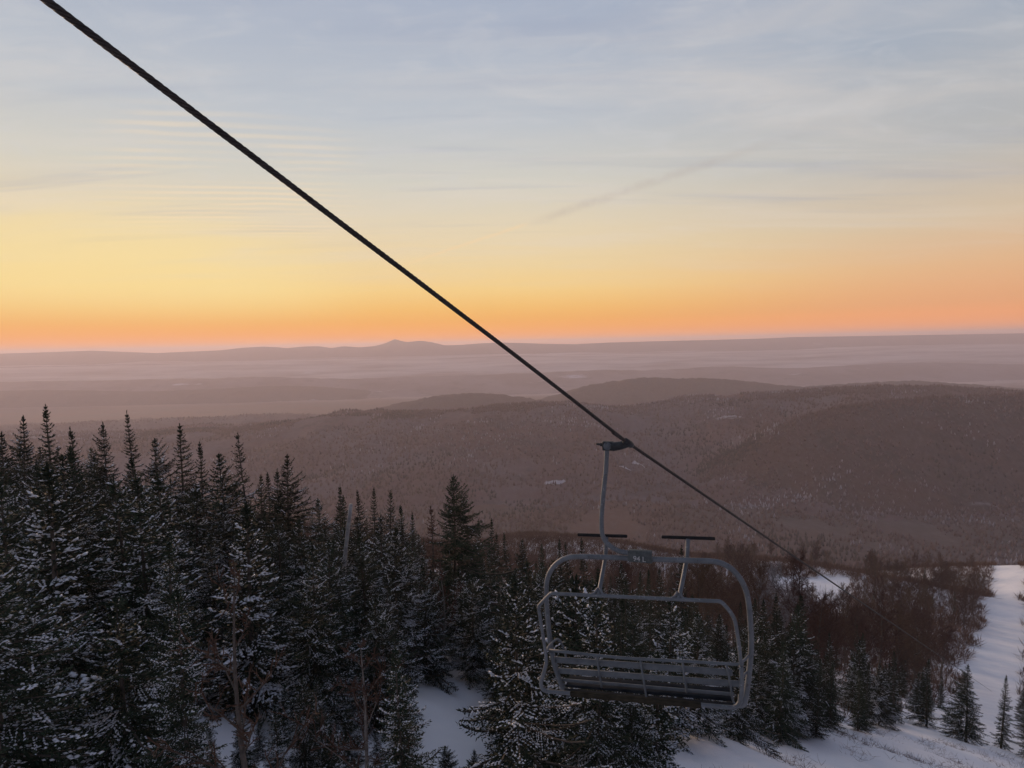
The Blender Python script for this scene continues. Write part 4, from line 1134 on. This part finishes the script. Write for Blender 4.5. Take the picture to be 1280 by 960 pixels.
def underbrush():
    rng = np.random.default_rng(8); n = 84000
    y = np.sqrt(rng.uniform(38 ** 2, 380 ** 2, n)); u = rng.uniform(-1.0, 1.0, n); x = u * y
    s_ = (x - 1.24) * .653 + (y - 6.35) * .757; a = (x - 1.24) * .757 - (y - 6.35) * .653
    edge = 3.5 * fbm(x / 9, y / 9, 3, 91); keep = ~((a + edge > -4.5) & (a + edge < 6.0)) & ((u > .02) | (y > 70))
    # the snowy opening of the trail further down
    v_ = gnear(x, y) / y
    keep &= ~((u > .44) & (u < .58) & (y > 178) & (y < 245))
    x, y = x[keep], y[keep]; n = len(x); z = gnear(x, y)
    h = rng.uniform(.8, 2.6, n) * np.clip(y / 120, .5, 1.4); V = []
    k = 13
    a1 = rng.uniform(0, 6.28, (n, k)); el = rng.uniform(.25, 1.5, (n, k)); L = h[:, None] * rng.uniform(.6, 1.1, (n, k)); wd = rng.uniform(.011, .034, (n, k)) * h[:, None]
    d = np.stack([np.cos(a1) * np.cos(el), np.sin(a1) * np.cos(el), np.sin(el)], -1)
    b = np.stack([x, y, z - .1], -1)[:, None] + d * (L * .1)[..., None]; tip = b + d * L[..., None]
    sv = np.stack([-np.sin(a1 + .7), np.cos(a1 + .7), rng.normal(0, .3, (n, k))], -1) * wd[..., None]
    V = np.stack([b, (b + tip) / 2 + sv, tip, (b + tip) / 2 - sv], 2).reshape(-1, 3); F = np.arange(len(V)).reshape(-1, 4)
    t = np.clip(fbm(x / 14, y / 14, 3, 4) * .6 + .45, 0, 1)
    o = obj('underbrush', mesh_np('underbrush', V, F, M_TWIG, False, np.repeat(np.clip(t[:, None] + rng.normal(0, .15, (n, k)), 0, 1).ravel(), 4)))
    tag(o, 'reddish brown leafless undergrowth covering the lower slope at the right', 'undergrowth', kind='stuff')
underbrush()

# ------------------------------------------------------------------ haul rope of the chairlift: six laid strands
def rope():
    a = np.array([-1.461, 3.14, 1.109]); b = np.array([.005, 4.909, -.073]); g = np.array([1.242, 6.35, -1.094]); f = np.array([5.384, 11.112, -4.208])
    A0 = a + (a - b) * 1.6; df = (f - g) / np.linalg.norm(f - g); F1 = g + df * 46; F2 = g + df * 190
    key = [A0, a + (a - b) * .6, a, b, g - (g - b) * .25, g - (g - b) * .02, g + (f - g) * .03, f, g + df * 20, F1]
    P = catmull(key, 70); seg = np.linalg.norm(np.diff(P, axis=0), axis=1); L = np.concatenate([[0], np.cumsum(seg)])
    l = np.arange(0, L[-1], .022); C = np.stack([np.interp(l, L, P[:, i]) for i in range(3)], -1)
    T = np.gradient(C, axis=0); T /= np.linalg.norm(T, axis=1)[:, None]; u = np.cross(T, [0, 0, 1.]); u /= np.linalg.norm(u, axis=1)[:, None]; v = np.cross(u, T)
    m = MB(); m.tube(C[::8], .010, 6)
    for k in range(6):
        ph = l / .23 * 2 * PI + k * PI / 3
        m.tube(C + .0118 * (np.cos(ph)[:, None] * u + np.sin(ph)[:, None] * v), .0068, 5, True)
    m.tube([C[-1], F2], .017, 6)
    o = m.build('haul_rope', M_ROPE, None, True); tag(o, 'dark twisted steel lift rope running down across the view to the right', 'cable')
rope()

# ------------------------------------------------------------------ the chair
ch = empty('chairlift_chair', (1.496, 6.35, -2.371), math.radians(-20))
tag(ch, 'empty grey steel lift chair with raised footrests hanging from the rope over the trees', 'lift chair')
def part(name, pts, r, mat, parent=ch, n=6, k=14, sm=True):
    m = MB(); P = catmull(pts, n) if n else np.array(pts); m.tube(P, r, k); return m.build(name, mat, parent, sm)
bail = [(-.955, -.06, -1.66), (-1.005, -.06, -1.655), (-1.06, -.05, -1.56), (-1.105, -.045, -1.41), (-1.150, -.03, -1.24), (-1.188, 0, -1.08), (-1.208, 0, -.83), (-1.218, 0, -.638), (-1.217, 0, -.484), (-1.200, 0, -.377),
        (-1.157, 0, -.275), (-1.092, 0, -.190), (-1.005, 0, -.125), (-.895, 0, -.086), (-.668, 0, -.060), (-.13, 0, -.025), (.379, 0, .010), (.600, 0, .026), (.705, 0, .018), (.797, 0, -.019),
        (.870, 0, -.084), (.925, 0, -.167), (.965, 0, -.268), (.990, 0, -.408), (1.006, 0, -.604), (1.014, 0, -.853), (.992, -.03, -1.146), (.962, -.055, -1.38), (.935, -.06, -1.46), (.88, -.06, -1.475)]
part('bail_frame', bail, .029, M_STEEL, n=5)
rb = [(-1.133, -.32, -1.213), (-1.141, -.32, -1.094), (-1.178, -.32, -.84), (-1.212, -.32, -.61), (-1.213, -.32, -.585), (-1.199, -.32, -.556), (-1.09, -.32, -.432), (-1.066, -.32, -.412), (-1.035, -.32, -.405), (-.515, -.32, -.362), (-.1, -.32, -.328),
      (.303, -.32, -.296), (.62, -.32, -.270), (.690, -.32, -.264), (.730, -.32, -.276), (.790, -.32, -.340), (.838, -.32, -.415), (.860, -.32, -.50), (.889, -.32, -.70), (.910, -.32, -.90)]
bar = part('restraint_bar', rb, .0195, M_STEEL, n=4)
sf = [(-1.133, -.32, -1.213), (-1.165, -.32, -1.33), (-1.198, -.32, -1.445), (-1.200, -.32, -1.495), (-1.185, -.32, -1.53), (-1.145, -.32, -1.549), (-1.05, -.32, -1.542), (-.925, -.32, -1.530), (-.2, -.32, -1.458), (.524, -.32, -1.386), (.78, -.32, -1.360),
      (.850, -.32, -1.345), (.892, -.32, -1.300), (.908, -.32, -1.24), (.918, -.32, -1.13), (.910, -.32, -.90)]
part('seat_frame', sf, .022, M_STEEL, n=5)
# pad clamped round the lower rail
m = MB(); P = np.array([(-.86, -.322, -1.525), (-.3, -.322, -1.469), (.1, -.322, -1.429), (.53, -.322, -1.387)])
Vp, Qp, Tp = bevel_box((1.40, .050, .055), .014, 3, Matrix.Translation((-.165, -.322, -1.4555)) @ Matrix.Rotation(math.radians(-5.67), 4, 'Y'))
m.add(Vp, Qp, Tp); m.build('rail_pad', M_PAD, ch, False)
# footrests on their stems, swung up behind the bail
for xs, dx, lo, hi, f0, f1 in ((-.532, 0, -.358, .135, (-.872, .16, .126), (-.294, .16, .161)), (.303, .067, -.294, .196, (.087, .16, .189), (.653, .16, .223))):
    m = MB(); pts = [(xs, -.32, lo), (xs + dx * .3, -.2, lo + .08), (xs + dx * .75, .05, lo + .245), (xs + dx * .9, .10, lo + .33), (xs + dx, .155, hi)]
    V, F, F2 = tube_vf(catmull(pts, 6), .024, 12); m.add(V, F, F2)
    for sg in (-1, 1):   # little gussets where the stem is welded to the bar
        V, F, F2 = tube_vf(catmull([(xs + sg * .085, -.32, lo + .007 * sg + .008), (xs + sg * .045, -.315, lo + .018), (xs + sg * .012, -.28, lo + .06)], 4), [.012, .013, .013, .013, .013, .014, .015, .016, .016], 8)
        m.add(V, F, F2)
    st = m.build('footrest_stem', M_STEEL, bar, True)
    m = MB(); a, b = np.array(f0), np.array(f1); d = (b - a) / np.linalg.norm(b - a)
    m.tube([a, a + d * .006, a + d * .012, (a + b) / 2, b - d * .012, b - d * .006, b], [.012, .0175, .0185, .0185, .0185, .0175, .012], 14)
    m.build('footrest', M_BLACK, bar, True)
# backrest: rail, three slats, four ribs
part('back_rail', [(-1.105, -.28, -1.088), (-.295, -.28, -1.040), (.3, -.28, -.975), (.862, -.28, -.916), (.905, -.30, -.912)], .0165, M_STEEL2, n=4)
def slat(x0, x1, y, z0, z1, hgt, mat):
    L = math.hypot(x1 - x0, z1 - z0); a = math.atan2(z1 - z0, x1 - x0)
    V, Q, T = bevel_box((L, .022, hgt), .006, 2, Matrix.Translation(((x0 + x1) / 2, y, (z0 + z1) / 2)) @ Matrix.Rotation(-a, 4, 'Y') @ Matrix.Rotation(math.radians(-8), 4, 'X'))
    m = MB(); m.add(V, Q, T); return m.build('back_slat', mat, ch)
slat(-1.06, .83, -.235, -1.212, -1.033, .066, M_STEEL2)
slat(-1.03, .90, -.205, -1.352, -1.158, .062, M_STEEL2)
slat(-1.00, .85, -.175, -1.472, -1.296, .034, M_STEEL2)
for pts in ([(-.562, -.285, -1.065), (-.552, -.270, -1.2), (-.540, -.245, -1.33), (-.530, -.215, -1.455)],
            [(-.095, -.285, -1.03), (-.078, -.272, -1.16), (-.060, -.250, -1.30), (-.045, -.255, -1.40), (-.030, -.295, -1.44)],
            [(.340, -.285, -.975), (.352, -.270, -1.10), (.366, -.245, -1.22), (.380, -.215, -1.345)],
            [(.770, -.285, -.930), (.796, -.272, -1.06), (.815, -.245, -1.20), (.830, -.225, -1.31), (.850, -.21, -1.375), (.885, -.16, -1.385), (.90, -.10, -1.33)]):
    part('back_rib', pts, .0125, M_STEEL2, n=4, k=8)
# corner gusset at the left end of the backrest
part('back_post', [(-1.085, -.285, -1.10), (-1.062, -.27, -1.25), (-1.025, -.22, -1.42), (-.99, -.16, -1.56)], .024, M_STEEL2, n=4)
# seat planks
for k in range(4):
    y = -.255 + .115 * k
    V, Q, T = bevel_box((1.80, .076, .03), .006, 2, Matrix.Translation((-.055, y, -1.462 + .012 * k)) @ Matrix.Rotation(math.radians(-5.6), 4, 'Y'))
    m = MB(); m.add(V, Q, T); m.build('seat_plank', M_SEAT, ch)
part('seat_rail', [(-.95, .16, -1.53), (0, .16, -1.44), (.85, .16, -1.355)], .02, M_STEEL2, n=2)
for sx in (-.90, .80):
    part('seat_bracket', [(sx, -.32, -1.458 - sx * -.098 - .035), (sx, -.05, -1.50 + sx * .098), (sx, .16, -1.46 + sx * .098)], .015, M_STEEL2, n=3, k=8)
# armrests: bent tube loops going forward from the back rail
part('armrest', [(-1.10, -.28, -1.09), (-1.140, -.26, -1.092), (-1.138, -.12, -1.100), (-1.112, .02, -1.108), (-1.085, .07, -1.140), (-1.060, .09, -1.20), (-1.03, .10, -1.30), (-1.0, .08, -1.42)], .0125, M_STEEL, n=5, k=10)
part('armrest', [(.862, -.28, -.915), (.905, -.26, -.905), (.95, -.15, -.918), (.998, -.01, -.936), (1.00, .0, -1.0)], .0135, M_STEEL, n=5, k=10)
part('armrest', [(.90, -.205, -1.150), (.925, -.19, -1.10), (.955, -.08, -1.108), (.99, -.005, -1.115)], .0125, M_STEEL, n=5, k=10)
# hanger pole curving into the bail, number plate, grip on the rope
part('hanger_pole', [(-.478, -.02, 1.27), (-.487, -.02, 1.1), (-.499, -.02, .93), (-.525, -.02, .70), (-.547, -.02, .47), (-.551, -.02, .334), (-.548, -.02, .247), (-.532, -.02, .186), (-.498, -.02, .129), (-.431, -.02, .078), (-.36, -.02, .046), (-.29, -.015, .034), (-.127, -.005, .030), (0, 0, .022)],
     [.026] * 1, M_STEEL, n=6) if False else None
m = MB(); P = catmull([(-.478, -.02, 1.27), (-.487, -.02, 1.1), (-.499, -.02, .93), (-.525, -.02, .70), (-.547, -.02, .47), (-.551, -.02, .334), (-.548, -.02, .247), (-.532, -.02, .186), (-.498, -.02, .129), (-.431, -.02, .078), (-.36, -.02, .046), (-.29, -.015, .034), (-.127, -.005, .030), (-.02, 0, .022)], 7)
m.tube(P, .0265, 16)
V, F, F2 = tube_vf([(-.470, -.055, 1.225), (-.470, .03, 1.225)], .045, 16); m.add(V, F, F2)
m.build('hanger_pole', M_STEEL, ch, True)
m = MB(); V, Q, T = bevel_box((.262, .016, .128), .006, 2, Matrix.Translation((-.123, -.046, .012)) @ Matrix.Rotation(math.radians(-1.5), 4, 'Y')); m.add(V, Q, T)
V, Q, T = bevel_box((.250, .06, .016), .004, 2, Matrix.Translation((-.123, -.010, .066)) @ Matrix.Rotation(math.radians(-1.5), 4, 'Y')); m.add(V, Q, T)
pl = m.build('number_plate', M_PLATE, ch)
tx = bpy.data.curves.new('numerals', 'FONT'); tx.body = '94 L'; tx.size = .078; tx.extrude = .0015; tx.align_x = 'CENTER'; tx.align_y = 'CENTER'; tx.offset = .0012
tmp = bpy.data.objects.new('numerals', tx); COL.objects.link(tmp); bpy.context.view_layer.update()
nm = bpy.data.meshes.new_from_object(tmp.evaluated_get(bpy.context.evaluated_depsgraph_get())); nm.name = 'numerals'
bpy.data.objects.remove(tmp); bpy.data.curves.remove(tx); nm.materials.clear(); nm.materials.append(M_NUM)
to = obj('numerals', nm, pl); to.location = (-.130, -.0562, -.012); to.rotation_euler = (PI / 2, 0, 0)
m = MB()
V, Q, T = bevel_box((.125, .085, .100), .016, 3, Matrix.Translation((-.470, -.01, 1.222))); m.add(V, Q, T)
arm = [(-.42, -.02, 1.215), (-.34, -.03, 1.232), (-.27, -.035, 1.255), (-.225, -.02, 1.262)]
V, F, F2 = tube_vf(catmull(arm, 6), np.interp(np.arange(19), [0, 18], [.05, .040]), 12); m.add(V, F, F2)
gr = m.build('grip', M_GRIP, ch, True)
# jaw closed round the rope; the rope point and direction in the chair's frame
rot = Matrix.Rotation(math.radians(20), 3, 'Z'); gp = rot @ (Vector((1.242, 6.35, -1.094)) - Vector((1.496, 6.35, -2.371))); gd = (rot @ Vector((4.142, 4.762, -3.114))).normalized()
m = MB(); a = gp - gd * .075; b = gp + gd * .10
m.tube([a[:], (a + gd * .012)[:], (b - gd * .03)[:], b[:]], [.024, .036, .034, .024], 14)
V, F, F2 = tube_vf([arm[-1], gp[:]], .030, 10); m.add(V, F, F2)
m.build('grip_jaw', M_GRIP, gr, True)
m = MB(); m.tube([(-.52, -.02, 1.233), (-.598, -.02, 1.239)], .012, 10); V, F, F2 = tube_vf([(-.532, -.02, 1.234), (-.556, -.02, 1.236)], .021, 6); m.add(V, F, F2)
m.build('bolt', M_GRIP, gr)
